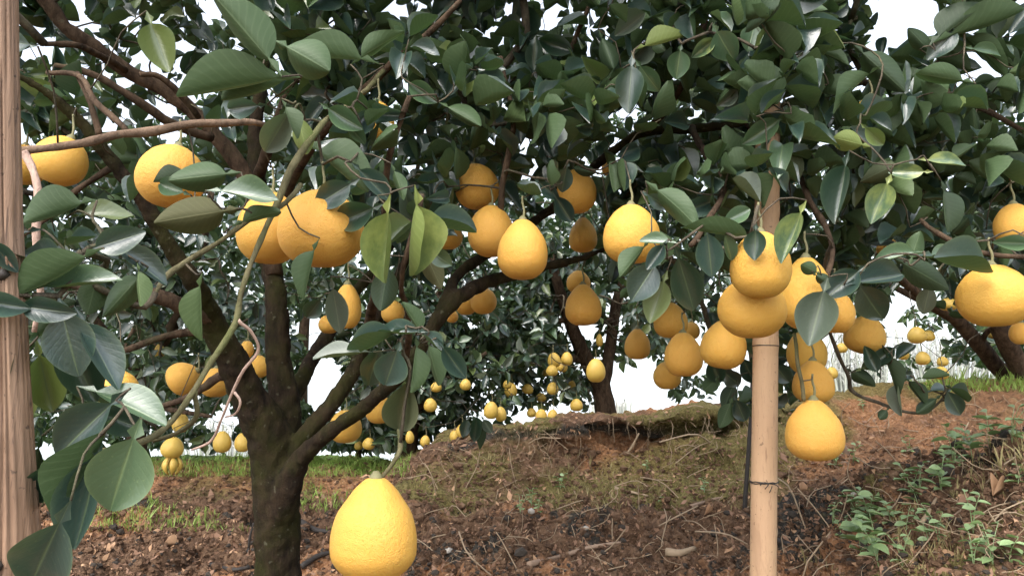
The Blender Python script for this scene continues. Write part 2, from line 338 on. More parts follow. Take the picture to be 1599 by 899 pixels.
for px, pts in PROF:
    yz = [prof_point(px, d, py) for d, py in pts]
    ztop = yz[-1][1]
    pyt = pts[-1][1]; z9 = prof_point(px, 9.0, pyt - 12 if px < 610 else (pyt + 32 if px < 1100 else pyt + 6))[1]
    yz = [(0.03, 0.0), (2.0, 0.0 + max(0, (yz[0][1]) * 0.25))] + yz + [(9.0, z9), (14.0, z9 - 1.6), (40., -7.), (150., -24.), (700., -100.)]
    yz[1] = (min(2.0, yz[2][0] * 0.72), yz[1][1])
    ang = math.atan2((px - CX) / FPX, math.cos(PITCH))
    cols.append((ang, np.array(yz)))
flat = cols[0][1].copy(); flat[:, 1] = np.where(np.arange(len(flat)) < 14, 0.0, flat[:, 1]); flat[-5:, 1] = (0, -1.2, -7, -24, -100)
angs = np.array([-math.pi, -2.2, -1.6] + [c[0] for c in cols] + [1.6, 2.2, math.pi])
prof = np.array([flat, flat, flat * 0.5 + cols[0][1] * 0.5] + [c[1] for c in cols] + [flat * 0.5 + cols[-1][1] * 0.5, flat, flat])
A1 = math.atan(0.80)
fan = np.concatenate([np.linspace(-math.pi, -A1, 40, endpoint=False), np.linspace(-A1, A1, 640, endpoint=False), np.linspace(A1, math.pi, 40, endpoint=False)])
segs = [4, 30, 70, 26, 26, 30, 14, 12, 14, 20, 16, 8, 14, 10, 6]
tpar = np.concatenate([np.linspace(i, i + 1, n, endpoint=False) for i, n in enumerate(segs)] + [[len(segs)]])
def prof_at(angle, t):
    i = np.clip(np.searchsorted(angs, angle) - 1, 0, len(angs) - 2)
    u = (angle - angs[i]) / (angs[i + 1] - angs[i]); u = u * u * (3 - 2 * u)
    k = np.clip(t.astype(int), 0, prof.shape[1] - 2); v = t - k
    def lk(ci):  # soft corner between the pieces of a profile
        return prof[ci, k] * (1 - v)[:, None] + prof[ci, k + 1] * v[:, None]
    return lk(i) * (1 - u)[:, None] + lk(i + 1) * u[:, None]
AA, TT = np.meshgrid(fan, tpar, indexing='ij')
yz = prof_at(AA.ravel(), TT.ravel())
tanv = np.tan(np.clip(AA.ravel(), -1.25, 1.25)); front = np.abs(AA.ravel()) <= 1.25
aa = AA.ravel()
# inside +-72 degrees the profiles run along straight lines of forward depth; outside they close round behind
rad = np.where(front, yz[:, 0] / np.cos(np.clip(aa, -1.25, 1.25)), yz[:, 0] / math.cos(1.25) * np.where(yz[:, 0] > 100, 0.5, 1))
GV = np.stack([np.sin(aa) * rad, np.cos(aa) * rad, yz[:, 1]], -1)
t = TT.ravel()
detail = np.clip((rad - 0.6) / 1.0, 0, 1) * np.clip((20 - rad) / 8, 0, 1)
nA = len(fan); nT = len(tpar)
# rough soil: displaced along the sheet's own normal
G3 = GV.reshape(nA, nT, 3)
du = np.roll(G3, -1, 0) - np.roll(G3, 1, 0); dv = np.gradient(G3, axis=1)
gn = np.cross(du, dv); gn /= np.linalg.norm(gn, axis=2)[..., None] + 1e-12; gn *= np.sign(gn[..., 2:3] + 1e-6) * np.where(gn[..., 2:3] < -0.2, -1, 1)
gn = gn.reshape(-1, 3)
flipn = (gn[:, 1] > 0.3) & (yz[:, 0] < 6) ; 
soil = np.clip((4.6 - t) / 0.8, 0, 1)          # loose dug soil in front of the bank foot
n0 = fbm(GV * 2.2, 3); n1 = fbm(GV * 7.0 + 5, 4, 0.6); n2 = vnoise(GV * 21 + 9); n3 = vnoise(GV * 55 + 3)
rid = 1 - np.abs(fbm(GV * np.array([9, 9, 12.]) + 31, 3, 0.55))
disp = detail * (0.045 * n0 + (0.036 + 0.026 * soil) * n1 + 0.045 * soil * (rid - 0.6) + (0.014 + 0.006 * soil) * n2 + 0.006 * n3)
top = np.clip((t - 10) / 1.0, 0, 1)
disp *= 1 - 0.6 * top
GV2 = GV + gn * disp[:, None]
# zones (attributes the ground material reads)
apx, apy, ad = proj(GV)
moss = np.clip(0.5 + 1.4 * fbm(GV * 1.7 + 40, 3), 0, 1) * np.clip((t - 3.2) / 1.0, 0, 1)
right_mound = np.clip((apx - 1260) / 120, 0, 1) * np.clip((3.2 - t) / 0.4, 0, 1)
moss = moss * np.where(apx < 620, 0.45, 1.0)
moss = np.maximum(moss * 0.95 + 0.12 * np.clip(t - 3.6, 0, 1) * (t < 10) * (apx > 620), right_mound * np.clip(0.55 + 1.2 * fbm(GV * 3 + 3, 3), 0, 1))
clay = np.clip(0.15 + 1.3 * fbm(GV * 1.3 + 77, 4), 0, 1)
clay_right = np.clip((apx - 1190) / 80, 0, 1) * np.clip((t - 4.0) / 0.6, 0, 1) * np.clip((10.6 - t) / 0.4, 0, 1)
clay = np.clip(clay + 0.55 * clay_right + np.clip(1 - np.abs(t - 3.4) / 0.7, 0, 1) * 0.5 * (apx < 1150) + 0.5 * (apx < 620) * np.clip((t - 4.2), 0, 1) * (t < 10), 0, 1)
humus = np.clip(-0.08 + 1.6 * fbm(GV * 3.1 + 13, 4, 0.6), 0, 1) * np.clip((4.4 - t) / 0.8, 0, 1)
clay = clay * (1 - np.clip(1 - np.abs(t - 8.6) / 1.6, 0, 1) * (apx > 640) * (apx < 1240))
humus = np.maximum(humus, np.clip(1 - np.abs(t - 8.0) / 1.6, 0, 1) * 0.75 * (apx > 700) * (apx < 1200))
humus = np.maximum(humus, np.clip(1 - np.abs(t - 3.05) / 0.35, 0, 1) * (apx > 1240) * np.clip(0.6 + fbm(GV * 5 + 3, 2), 0, 1))
green = np.clip((t - 9.2) / 0.8, 0, 1) * np.clip((640 - apx) / 60, 0, 1) + np.clip((t - 9.8) / 0.5, 0, 1) * np.clip((apx - 1440) / 60, 0, 1) + np.clip((t - 10.5), 0, 1) * 0.7
green = np.clip(green, 0, 1)
i = np.arange(nA)[:, None]; j = np.arange(nT - 1)[None]; inx = (i + 1) % nA
GF = np.stack([i * nT + j, i * nT + j + 1, inx * nT + j + 1, inx * nT + j], -1).reshape(-1, 4)
GF = GF[:, ::-1]
def ground_material():
    m, nt, b = mat('orchard_soil'); geo = N(nt, 'ShaderNodeNewGeometry'); p = geo.outputs['Position']
    def at(n): return N(nt, 'ShaderNodeAttribute', attribute_name=n).outputs['Fac']
    n1 = noise(nt, 18, 8, 0.72, p); n2 = noise(nt, 70, 5, 0.7, p); n3 = noise(nt, 4, 5, 0.6, p); n4 = noise(nt, 160, 3, 0.7, p)
    base = ramp(nt, [(0.28, (0.030, 0.019, 0.013)), (0.45, (0.115, 0.066, 0.040)), (0.6, (0.21, 0.128, 0.078)), (0.78, (0.36, 0.26, 0.17))]); nt.links.new(n1.outputs[0], base.inputs[0])
    clayc = ramp(nt, [(0.25, (0.10, 0.044, 0.022)), (0.5, (0.32, 0.160, 0.078)), (0.75, (0.50, 0.31, 0.18))]); nt.links.new(n2.outputs[0], clayc.inputs[0])
    def thr(a, nz, lo, hi, k=0.9):
        r = N(nt, 'ShaderNodeMapRange'); r.inputs[1].default_value = lo; r.inputs[2].default_value = hi
        nt.links.new(math_(nt, 'ADD', math_(nt, 'MULTIPLY', a, k), nz), r.inputs[0]); return r.outputs[0]
    c = mixc(nt, thr(at('clay'), n1.outputs[0], 0.82, 1.15), base.outputs[0], clayc.outputs[0])
    hum = ramp(nt, [(0.3, (0.016, 0.014, 0.012)), (0.55, (0.06, 0.052, 0.042)), (0.75, (0.17, 0.15, 0.125))]); nt.links.new(n2.outputs[0], hum.inputs[0])
    c = mixc(nt, thr(at('humus'), n1.outputs[0], 0.80, 1.05), c, hum.outputs[0])
    mo = ramp(nt, [(0.3, (0.05, 0.047, 0.016)), (0.52, (0.17, 0.15, 0.05)), (0.75, (0.33, 0.29, 0.12))]); nt.links.new(n2.outputs[0], mo.inputs[0])
    c = mixc(nt, math_(nt, 'MULTIPLY', thr(at('moss'), n3.outputs[0], 0.75, 1.15), 0.8), c, mo.outputs[0])
    gr = ramp(nt, [(0.3, (0.06, 0.10, 0.02)), (0.6, (0.20, 0.32, 0.06))]); nt.links.new(n2.outputs[0], gr.inputs[0])
    c = mixc(nt, thr(at('green'), n1.outputs[0], 0.85, 1.1), c, gr.outputs[0])
    pale = N(nt, 'ShaderNodeMapRange'); pale.inputs[1].default_value = 0.66; pale.inputs[2].default_value = 0.72; nt.links.new(n4.outputs[0], pale.inputs[0])
    c = mixc(nt, math_(nt, 'MULTIPLY', pale.outputs[0], 0.6), c, (0.42, 0.35, 0.27))
    nt.links.new(c, b.inputs['Base Color']); b.inputs['Roughness'].default_value = 0.95; b.inputs['Specular IOR Level'].default_value = 0.2
    bump(nt, b, math_(nt, 'ADD', n1.outputs[0], math_(nt, 'ADD', math_(nt, 'MULTIPLY', n2.outputs[0], 0.5), math_(nt, 'MULTIPLY', n4.outputs[0], 0.25))), 1.0, 0.02)
    return m
M['soil'] = ground_material()
gm = npmesh('ground', GV2, GF, M['soil'])
for nm, arr in (('moss', moss), ('clay', clay), ('humus', humus), ('green', green)):
    a = gm.attributes.new(nm, 'FLOAT', 'POINT'); a.data.foreach_set('value', arr.astype(np.float32))
ground = tag(link('ground', gm), kind='structure')
sel = (np.abs(fan) < A1 * 1.001)
gi = np.where(sel)[0]
GB = BVHTree.FromPolygons([tuple(v) for v in GV2.tolist()], [tuple(f) for f in GF.reshape(nA, nT - 1, 4)[gi[0]:gi[-1]].reshape(-1, 4).tolist()])
def on_ground(px, py, lim=30):
    r = P(px, py, 1.0) - CAM; h = GB.ray_cast(Vector(CAM), Vector(r).normalized(), lim)
    return (np.array(h[0]), np.array(h[1])) if h[0] is not None else (None, None)
def drop(x, y):
    h = GB.ray_cast(Vector((x, y, 6)), Vector((0, 0, -1)), 20); return h[0].z if h[0] is not None else 0.0

# ------------------------------------------------------------------ leaves
def leaf_shape(nl, nw, bend, fold, wave, wing, twist, seed):
    """unit leaf along +Y (blade 0..1), +Z upper face, width 1 (scaled later); stalk with a small wing below 0"""
    r2 = np.random.default_rng(seed); ph = r2.uniform(0, 6.28)
    ts = np.linspace(0, 1, nl + 1); V = []; UV = []
    def ring(y, hw, t):
        for k in range(nw + 1):
            s = -1 + 2 * k / nw
            z = -bend * t * t + fold * abs(s) ** 1.6 * hw * 2 - 0.5 * fold * hw
            z += wave * math.sin(ph + t * 7.5 + (1.3 if s > 0 else 0)) * s * s * (0.3 + t)
            x = s * hw * (1 - 0.18 * fold * abs(s)); a = twist * t
            V.append((x * math.cos(a) - z * math.sin(a) * 0.3, y - 0.35 * bend * bend * t ** 3, z + x * math.sin(a) * 0.6)); UV.append((0.5 + s / 2, max(t, 0)))
    if wing:
        for y, hw in ((-0.30, 0.012), (-0.2, 0.05), (-0.10, 0.13), (-0.02, 0.03)): ring(y, hw, max(0.0, 0))
    for t_ in ts:
        hw = 0.5 * (math.sin(math.pi * min(1, t_ ** 0.92)) ** 0.66) if 0 < t_ < 1 else 0.05
        if t_ > 0.9: hw = max(hw, 0.04) * 1.0
        ring(t_, hw, t_)
    V = np.array(V); nr = len(V) // (nw + 1)
    i = np.arange(nr - 1)[:, None]; j = np.arange(nw)[None]; a = i * (nw + 1) + j
    F = np.stack([a, a + 1, a + nw + 2, a + nw + 1], -1).reshape(-1, 4)
    return V, F, np.array(UV)
NVAR = 10
VAR_HI = [leaf_shape(12, 6, random.uniform(0.08, 0.42), random.uniform(0.2, 0.62), random.uniform(0.01, 0.09), True, random.uniform(-0.7, 0.7), k) for k in range(NVAR)]
VAR_MD = [leaf_shape(6, 4, random.uniform(-0.2, 0.7), random.uniform(0.2, 0.9), random.uniform(0.03, 0.15), False, random.uniform(-1.1, 1.1), k) for k in range(NVAR)]
VAR_LO = [leaf_shape(3, 2, random.uniform(0.15, 0.5), random.uniform(0.2, 0.6), 0.03, False, random.uniform(-0.6, 0.6), k) for k in range(NVAR)]
def frame(y, n):
    y = y / (np.linalg.norm(y, axis=-1, keepdims=True) + 1e-9)
    n = n - y * np.sum(n * y, -1, keepdims=True); n = n / (np.linalg.norm(n, axis=-1, keepdims=True) + 1e-9)
    return np.cross(y, n), y, n
class Tree:
    """skeleton nodes for twigs to grow from, leaf records, fruit hooks"""
    def __init__(s): s.pos = []; s.par = []; s.fix = []; s.rad = []; s.leaf = []; s.tips = []; s.special = []
    def limb(s, path, rad):
        path = np.asarray(path); b = -1
        for p, r in zip(path, rad):
            s.pos.append(p); s.par.append(-2); s.fix.append(True); s.rad.append(r)
    def grow(s, targets, sag=0.04, step=0.09):
        """attach each target to the nearest skeleton node, nearest first; returns the twig paths"""
        T = np.asarray(targets); S = np.array(s.pos); n = len(T)
        if n == 0: return []
        dmin = np.full(n, 1e9); arg = np.zeros(n, int)
        for c in range(0, n, 400):
            dd = np.linalg.norm(T[c:c + 400, None] - S[None], axis=2); arg[c:c + 400] = dd.argmin(1); dmin[c:c + 400] = dd.min(1)
        done = np.zeros(n, bool); paths = []
        for _ in range(n):
            k = int(np.where(done, 1e9, dmin).argmin()); done[k] = True
            a = s.pos[arg[k]]; b = T[k]; L_ = np.linalg.norm(b - a); m = max(2, int(L_ / step) + 1)
            tt = np.linspace(0, 1, m + 1)[:, None]; pth = a * (1 - tt) + b * tt
            wob = rng.standard_normal((m + 1, 3)) * 0.012; wob[0] = 0; wob[-1] = 0
            pth = pth + wob; pth[:, 2] += np.sin(tt[:, 0] * math.pi) * L_ * sag
            prev = arg[k]
            for q in range(1, m + 1):
                s.pos.append(pth[q]); s.par.append(prev); s.fix.append(False); s.rad.append(0); prev = len(s.pos) - 1
                dd = np.linalg.norm(T - pth[q], axis=1); better = (dd < dmin) & ~done
                dmin[better] = dd[better]; arg[better] = prev
            paths.append((k, prev))
        return paths
    def twigs(s, mb, base=0.0016, ex=0.45, sides=5, rmax=0.012):
        n = len(s.pos); cnt = np.zeros(n)
        for k in range(n - 1, -1, -1):
            if not s.fix[k]:
                cnt[k] = max(cnt[k], 1)
        kids = {}
        for k in range(n):
            if s.par[k] >= 0: kids.setdefault(s.par[k], []).append(k)
        tot = np.zeros(n)
        for k in range(n - 1, -1, -1):
            if s.fix[k]: continue
            tot[k] = max(1, sum(tot[c] for c in kids.get(k, [])))
        rr = np.minimum(base * tot ** ex, rmax)
        started = set()
        for k in range(n):
            if s.fix[k]: continue
            p = s.par[k]
            if s.fix[p] or (kids[p][0] != k):       # a chain starts here
                ch = [p, k]; rads = [min(rr[k] * 1.15, rmax), rr[k]]
                c = k
                while c in kids:
                    c = kids[c][0]; ch.append(c); rads.append(rr[c])
                m_ = 2 * len(ch) - 1; mb.tube(catmull([s.pos[q] for q in ch], m_), np.interp(np.linspace(0, len(ch) - 1, m_), np.arange(len(ch)), rads), sides, cap=True)
class LeafBag:
    def __init__(s): s.B = []; s.Y = []; s.Nn = []; s.L = []; s.W = []
    def add(s, B, Y, Nn, L_, W): s.B.append(B); s.Y.append(Y); s.Nn.append(Nn); s.L.append(L_); s.W.append(W)
    def arrays(s): return [np.concatenate(x) for x in (s.B, s.Y, s.Nn, s.L, s.W)]
def rosettes(bag, tips, axes, outs, size, count=(5, 8), droop=0.18, upw=0.6):
    for p, ax, out in zip(tips, axes, outs):
        m = random.randint(*count); k = np.arange(m)
        u, y, v = frame(ax[None], np.array([[0.21, 0.37, 0.9]])); u, y, v = u[0], y[0], v[0]
        g = k * 2.4 + random.random() * 6
        radial = np.cos(g)[:, None] * u + np.sin(g)[:, None] * v
        along = (k / max(1, m - 1))
        B = p - y * ((1 - along) * 0.075)[:, None] + radial * 0.012
        lift = (0.25 + 0.5 * along)[:, None]
        Y = radial + y * lift + out * 0.2 + rng.standard_normal((m, 3)) * 0.3; Y[:, 2] -= droop
        Nn = np.array([0, 0, upw]) + out * 0.5 + y * 0.4 + rng.standard_normal((m, 3)) * 0.5
        L_ = size * rng.uniform(0.65, 1.2, m); W = L_ * rng.uniform(0.46, 0.72, m)
        bag.add(B, Y, Nn, L_, W)
def lmat(B, Y, Nn, L_, W):
    x, y, z = frame(Y, Nn); M4 = np.zeros((len(B), 4, 4)); M4[:, :3, 0] = x * W[:, None]; M4[:, :3, 1] = y * L_[:, None]; M4[:, :3, 2] = z * L_[:, None] * 0.8; M4[:, :3, 3] = B; M4[:, 3, 3] = 1
    return M4
def leaf_mass(name, M4, var, variants, mat_, parent):
    Vs, Fs, U, T, n = [], [], [], [], 0
    for k, (V, F, UV) in enumerate(variants):
        s = M4[var == k]; m = len(s)
        if m == 0: continue
        VV = np.einsum('mij,vj->mvi', s[:, :3, :3], V) + s[:, None, :3, 3]
        Vs.append(VV.reshape(-1, 3)); Fs.append((F[None] + (np.arange(m) * len(V))[:, None, None] + n).reshape(-1, 4)); U.append(np.tile(UV, (m, 1)))
        T.append(np.repeat(rng.random(m), len(V))); n += m * len(V)
    o = link(name, npmesh(name, np.vstack(Vs), np.vstack(Fs), mat_, True, np.vstack(U), np.concatenate(T)), parent); o['kind'] = 'stuff'
    return o
LEAFMESH = {}
def leaf_mesh(level, k, matname):
    key = (level, k, matname)
    if key not in LEAFMESH:
        V, F, UV = {'hi': VAR_HI, 'md': VAR_MD, 'lo': VAR_LO}[level][k]
        LEAFMESH[key] = npmesh('leaf', V, F, M[matname], True, UV)
    return LEAFMESH[key]
def put_leaf(M4, level, k, matname, parent, name='leaf'):
    o = link(name, leaf_mesh(level, k, matname), parent)
    o.matrix_parent_inverse = Matrix.Identity(4)
    mm = Matrix(M4.tolist()); mm.translation -= parent.location; o.matrix_basis = mm
    return o

# ------------------------------------------------------------------ fruit table: px, py, width, height, depth, tilt(deg), neck, far?, label
NEAR = [
 (587, 820, 134, 156, 1.30, 0, .9, 'largest pear shaped yellow pomelo hanging alone by a long stalk right of the trunk'),
 (98, 252, 80, 78, 1.75, 20, .2, 'orange pomelo tucked under the horizontal branch near the left post'),
 (40, 258, 66, 62, 1.95, 0, .2, 'pomelo half hidden behind the left post and the hanging stick'),
 (270, 277, 104, 100, 1.55, 10, .2, 'round pomelo with two broad leaves across it, upper left beside the leaning limb'),
 (424, 357, 100, 114, 1.60, 0, .4, 'left one of the two big pomelos touching above the trunk fork'),
 (503, 358, 132, 122, 1.45, 0, .3, 'right and bigger one of the two touching pomelos above the trunk fork'),
 (745, 292, 70, 72, 2.1, -10, .3, 'upper pomelo of the three in a chain at the centre'),
 (767, 362, 74, 82, 2.0, 0, .3, 'middle pomelo of the central three, crossed by thin twigs'),
 (816, 390, 80, 96, 1.8, 0, .6, 'lowest pomelo of the central three with a knobbed neck, unobstructed'),
 (900, 300, 62, 70, 2.1, 0, .3, 'pomelo with dark leaves lying across its left side, above the small pear shaped one'),
 (910, 367, 44, 56, 2.9, 0, .9, 'small narrow pear shaped pomelo with a twig across it'),
 (903, 440, 38, 36, 3.2, 0, .5, 'small pomelo peeping out above the necked one left of the leaf cluster'),
 (910, 476, 56, 66, 2.4, 0, .8, 'necked pomelo hanging free above the forked tree on the bank'),
 (985, 366, 88, 94, 1.7, 0, .5, 'bright pomelo with a leaf tip over its crown, centre right'),
 (995, 537, 41, 49, 3.0, 0, .7, 'small pomelo hanging alone left of the touching pair'),
 (1046, 500, 54, 56, 2.5, 0, .6, 'pomelo half hidden behind broad leaves above the touching pair'),
 (1080, 516, 26, 28, 3.2, 0, .3, 'small pomelo showing between two others behind the leaves'),
 (1066, 553, 60, 70, 2.2, 0, .6, 'left pomelo of the touching pair beside the bamboo pole'),
 (1041, 586, 43, 44, 2.8, 0, .3, 'small pomelo below and behind the touching pair'),
 (1129, 537, 70, 78, 2.0, 10, .6, 'right pomelo of the touching pair beside the bamboo pole'),
 (1172, 481, 104, 96, 1.55, 0, .2, 'broad pomelo right in front of the bamboo pole, lower of two'),
 (1186, 414, 94, 106, 1.45, 0, .4, 'broad pomelo in front of the bamboo pole, upper of two under a yellowing leaf'),
 (1258, 458, 84, 116, 1.7, 0, .7, 'tall pomelo behind a big dusty leaf just right of the bamboo pole'),
 (1305, 488, 56, 66, 1.85, 0, .3, 'pomelo showing right of the big dusty leaf'),
 (1350, 522, 61, 62, 2.3, 15, .6, 'pomelo hanging free between the dusty leaf and the drooping dark twig'),
 (1258, 550, 60, 70, 2.3, 0, .3, 'uppermost pomelo of the hanging chain right of the bamboo pole'),
 (1269, 595, 62, 68, 2.1, 0, .8, 'middle pomelo of the hanging chain right of the bamboo pole'),
 (1270, 670, 88, 96, 1.75, 0, .8, 'lowest pomelo of the hanging chain, large and unobstructed before the bank'),
 (1548, 462, 104, 98, 1.55, 0, .3, 'big pomelo at the right edge under a long leaf'),
 (1582, 352, 60, 68, 1.8, 0, .4, 'pomelo cut by the right edge of the view, above the big one'),
 (1592, 520, 30, 36, 2.2, 0, .2, 'dull orange pomelo half behind the big one at the right edge'),
 (755, 470, 41, 42, 3.0, 0, .2, 'small round pomelo under the long dark limb, right of another'),
 (728, 477, 34, 30, 3.1, 0, .2, 'small pomelo half behind the long dark limb'),
 (706, 494, 20, 20, 3.4, 0, .2, 'tiny pomelo low against the long dark limb'),
 (590, 190, 54, 62, 1.8, 0, .3, 'pomelo mostly covered by leaves high above the trunk'),
 (700, 368, 46, 44, 2.3, 0, .3, 'pomelo behind leaves left of the central three'),
 (288, 590, 54, 48, 2.5, 60, .5, 'dull pomelo lying sideways behind the greenish branch left of the trunk'),
 (338, 597, 48, 46, 2.75, 0, .3, 'pomelo behind the left limb next to the sideways one'),
 (386, 545, 22, 28, 3.2, 0, .3, 'slice of a pomelo seen between two limbs of the trunk'),
 (404, 572, 34, 36, 3.2, 0, .3, 'pomelo behind the upright limb of the trunk'),
 (186, 607, 62, 58, 1.7, 0, .3, 'pomelo glimpsed behind the glossy leaves at the left'),
 (543, 478, 44, 72, 2.1, 0, .6, 'long pomelo hidden by grey leaves above the middle limb'),
 (514, 506, 34, 30, 2.5, 0, .2, 'small pomelo behind the grey leaves and middle limb'),
 (614, 487, 36, 36, 2.4, 0, .3, 'pomelo behind the leaf tuft over the long dark limb'),
 (540, 665, 52, 52, 3.1, 0, .4, 'pomelo crossed by the lower right limb of the trunk'),
 (592, 638, 42, 46, 2.9, 0, .4, 'pomelo beside the big brownish hanging leaf'),
 (1360, 176, 50, 52, 1.95, 0, .3, 'pomelo buried in leaves at the upper right'),
 (1212, 55, 70, 76, 2.0, 0, .3, 'pomelo buried in pale leaves at the top near the bamboo pole'),
 (952, 262, 26, 28, 2.6, 0, .3, 'small yellow pomelo deep in the leaves below the brown limb'),
 (1385, 386, 32, 30, 2.5, 0, .3, 'small pomelo hidden above the glossy leaves at the right'),
]
FAR = [ # px, py, w, h, depth, tree, label (None = shared)
 (930, 578, 31, 38, 5.6, 'fork', 'bright yellow pomelo hanging in front of the fork of the tree on the bank'),
 (865, 562, 21, 24, 6.0, 'fork', 'upper left pomelo of the distant bunch left of the forked tree'), (885, 560, 19, 22, 6.1, 'fork', 'upper right pomelo of the distant bunch left of the forked tree'),
 (878, 572, 17, 18, 6.2, 'fork', 'inner pomelo of the distant bunch left of the forked tree'), (862, 578, 19, 18, 5.9, 'fork', 'lowest pomelo of the distant bunch left of the forked tree'),
 (863, 606, 18, 20, 6.0, 'fork', 'small distant pomelo alone below the bunch left of the forked tree'), (798, 609, 20, 24, 6.2, 'fork', 'far pomelo hiding a smaller one at its upper left, middle of the distant foliage'), (824, 607, 18, 16, 6.4, 'fork', 'far pomelo half cut by leaves between two rounder ones, middle of the distant foliage'),
 (845, 620, 17, 14, 6.6, 'fork', 'flat looking far pomelo cut by leaves just above the pair on the bank edge'), (900, 632, 20, 20, 6.0, 'fork', 'round far pomelo crossed by a leaf, low and just left of the forked trunk'), (845, 648, 19, 20, 5.9, 'fork', 'left one of two small pomelos side by side just above the bank edge'), (863, 648, 17, 19, 5.9, 'fork', 'right one of two small pomelos side by side just above the bank edge'),
 (830, 644, 15, 15, 6.3, 'fork', 'small far pomelo just left of the side by side pair on the bank edge'), (921, 653, 10, 14, 6.2, 'fork', 'tiny far pomelo lowest beside the foot of the forked trunk'), (891, 648, 12, 14, 6.3, 'fork', 'tiny far pomelo under the round one left of the forked trunk'), (936, 531, 12, 20, 6.8, 'fork', 'narrow far pomelo between the two arms of the forked trunk'), (893, 600, 12, 12, 6.8, 'fork', 'tiny dim far pomelo right of the lone small one left of the forked trunk'), (852, 582, 12, 12, 7.0, 'fork', 'tiny dim far pomelo left of the distant bunch'),
 (767, 640, 23, 28, 5.4, 'mid', 'larger of the two overlapping pomelos low behind the bank'), (782, 646, 18, 24, 5.5, 'mid', 'smaller one of the two overlapping pomelos low behind the bank'),
 (672, 632, 21, 22, 5.6, 'mid', 'far pomelo cut by a leaf just right of the big brownish hanging leaf'), (681, 604, 18, 16, 5.8, 'mid', 'far pomelo above the leaf cut one right of the brownish hanging leaf'), (727, 600, 18, 18, 5.7, 'mid', 'far pomelo at the tip of the glossy drooping leaf right of the tuft'), (722, 672, 20, 22, 5.3, 'mid', 'far pomelo at the left end of the bank top, upper of two'), (710, 680, 16, 18, 5.4, 'mid', 'far pomelo at the left end of the bank top, lower of two'), (664, 688, 16, 18, 5.5, 'mid', 'far pomelo just above the slope right of the long stalk'), (792, 600, 14, 14, 6.0, 'mid', 'small far pomelo peeping from behind another in the middle of the distant foliage'),
 (576, 692, 20, 19, 5.8, 'mid', 'yellow pomelo low over the grass between trunk and big pear shaped one'), (560, 695, 14, 14, 6.2, 'mid', 'dim small far pomelo left of the yellow one over the grass'), (640, 682, 14, 20, 5.5, 'mid', 'far pomelo beside the long stalk of the big pear shaped pomelo'),
 (270, 698, 34, 33, 4.4, 'left', 'grey yellow pomelo hanging over an opened one left of the trunk'), (283, 660, 26, 30, 4.8, 'left', 'pale far pomelo above the one over the split fruit left of the trunk'), (348, 689, 28, 34, 4.6, 'left', 'left pomelo of the pair hanging just left of the trunk'),
 (380, 690, 27, 30, 4.6, 'left', 'right pomelo of the pair hanging just left of the trunk, with dark leaves'), (137, 712, 18, 16, 4.6, 'left', 'small far pomelo peeping between the glossy foreground leaves at lower left'), (250, 548, 16, 24, 5.0, 'left', 'small orange far pomelo above the sideways one left of the trunk'), (208, 600, 18, 20, 5.0, 'left', 'far pomelo behind the pomelo at the glossy left leaves'),
 (1431, 523, 28, 27, 4.6, 'right', 'bright pomelo right of the drooping dark twig'), (1450, 524, 18, 18, 4.9, 'right', 'dimmer far pomelo touching the right side of the bright one beyond the drooping twig'), (1410, 551, 18, 22, 4.8, 'right', 'far pomelo half behind the dark drooping twig leaves'), (1440, 559, 22, 22, 4.6, 'right', 'spotted small pomelo hanging alone over the right bank'),
 (1469, 582, 22, 21, 4.5, 'right', 'pale small pomelo hanging lowest over the right bank'), (1471, 564, 17, 16, 4.8, 'right', 'far pomelo with a dark leaf over it, just above the lowest pale one'), (1314, 543, 18, 16, 5.0, 'right', 'far pomelo under a dark leaf left of the free hanging near one'), (1299, 582, 18, 19, 5.0, 'right', 'pale green far pomelo touching the hanging chain on its right side'), (1480, 475, 28, 20, 4.4, 'right', 'far pomelo cut by a leaf just left of the big one at the right edge'), (1552, 522, 18, 14, 5.0, 'right', 'dull far pomelo between the two slanting limbs under the big one'),
]
FAR = [(*f[:4], f[4] * (0.9 if f[5] in ('fork', 'mid') else 1.0), *f[5:]) for f in FAR]   # they hang on the near face of those crowns
FR = np.array([f[:6] for f in NEAR], float)

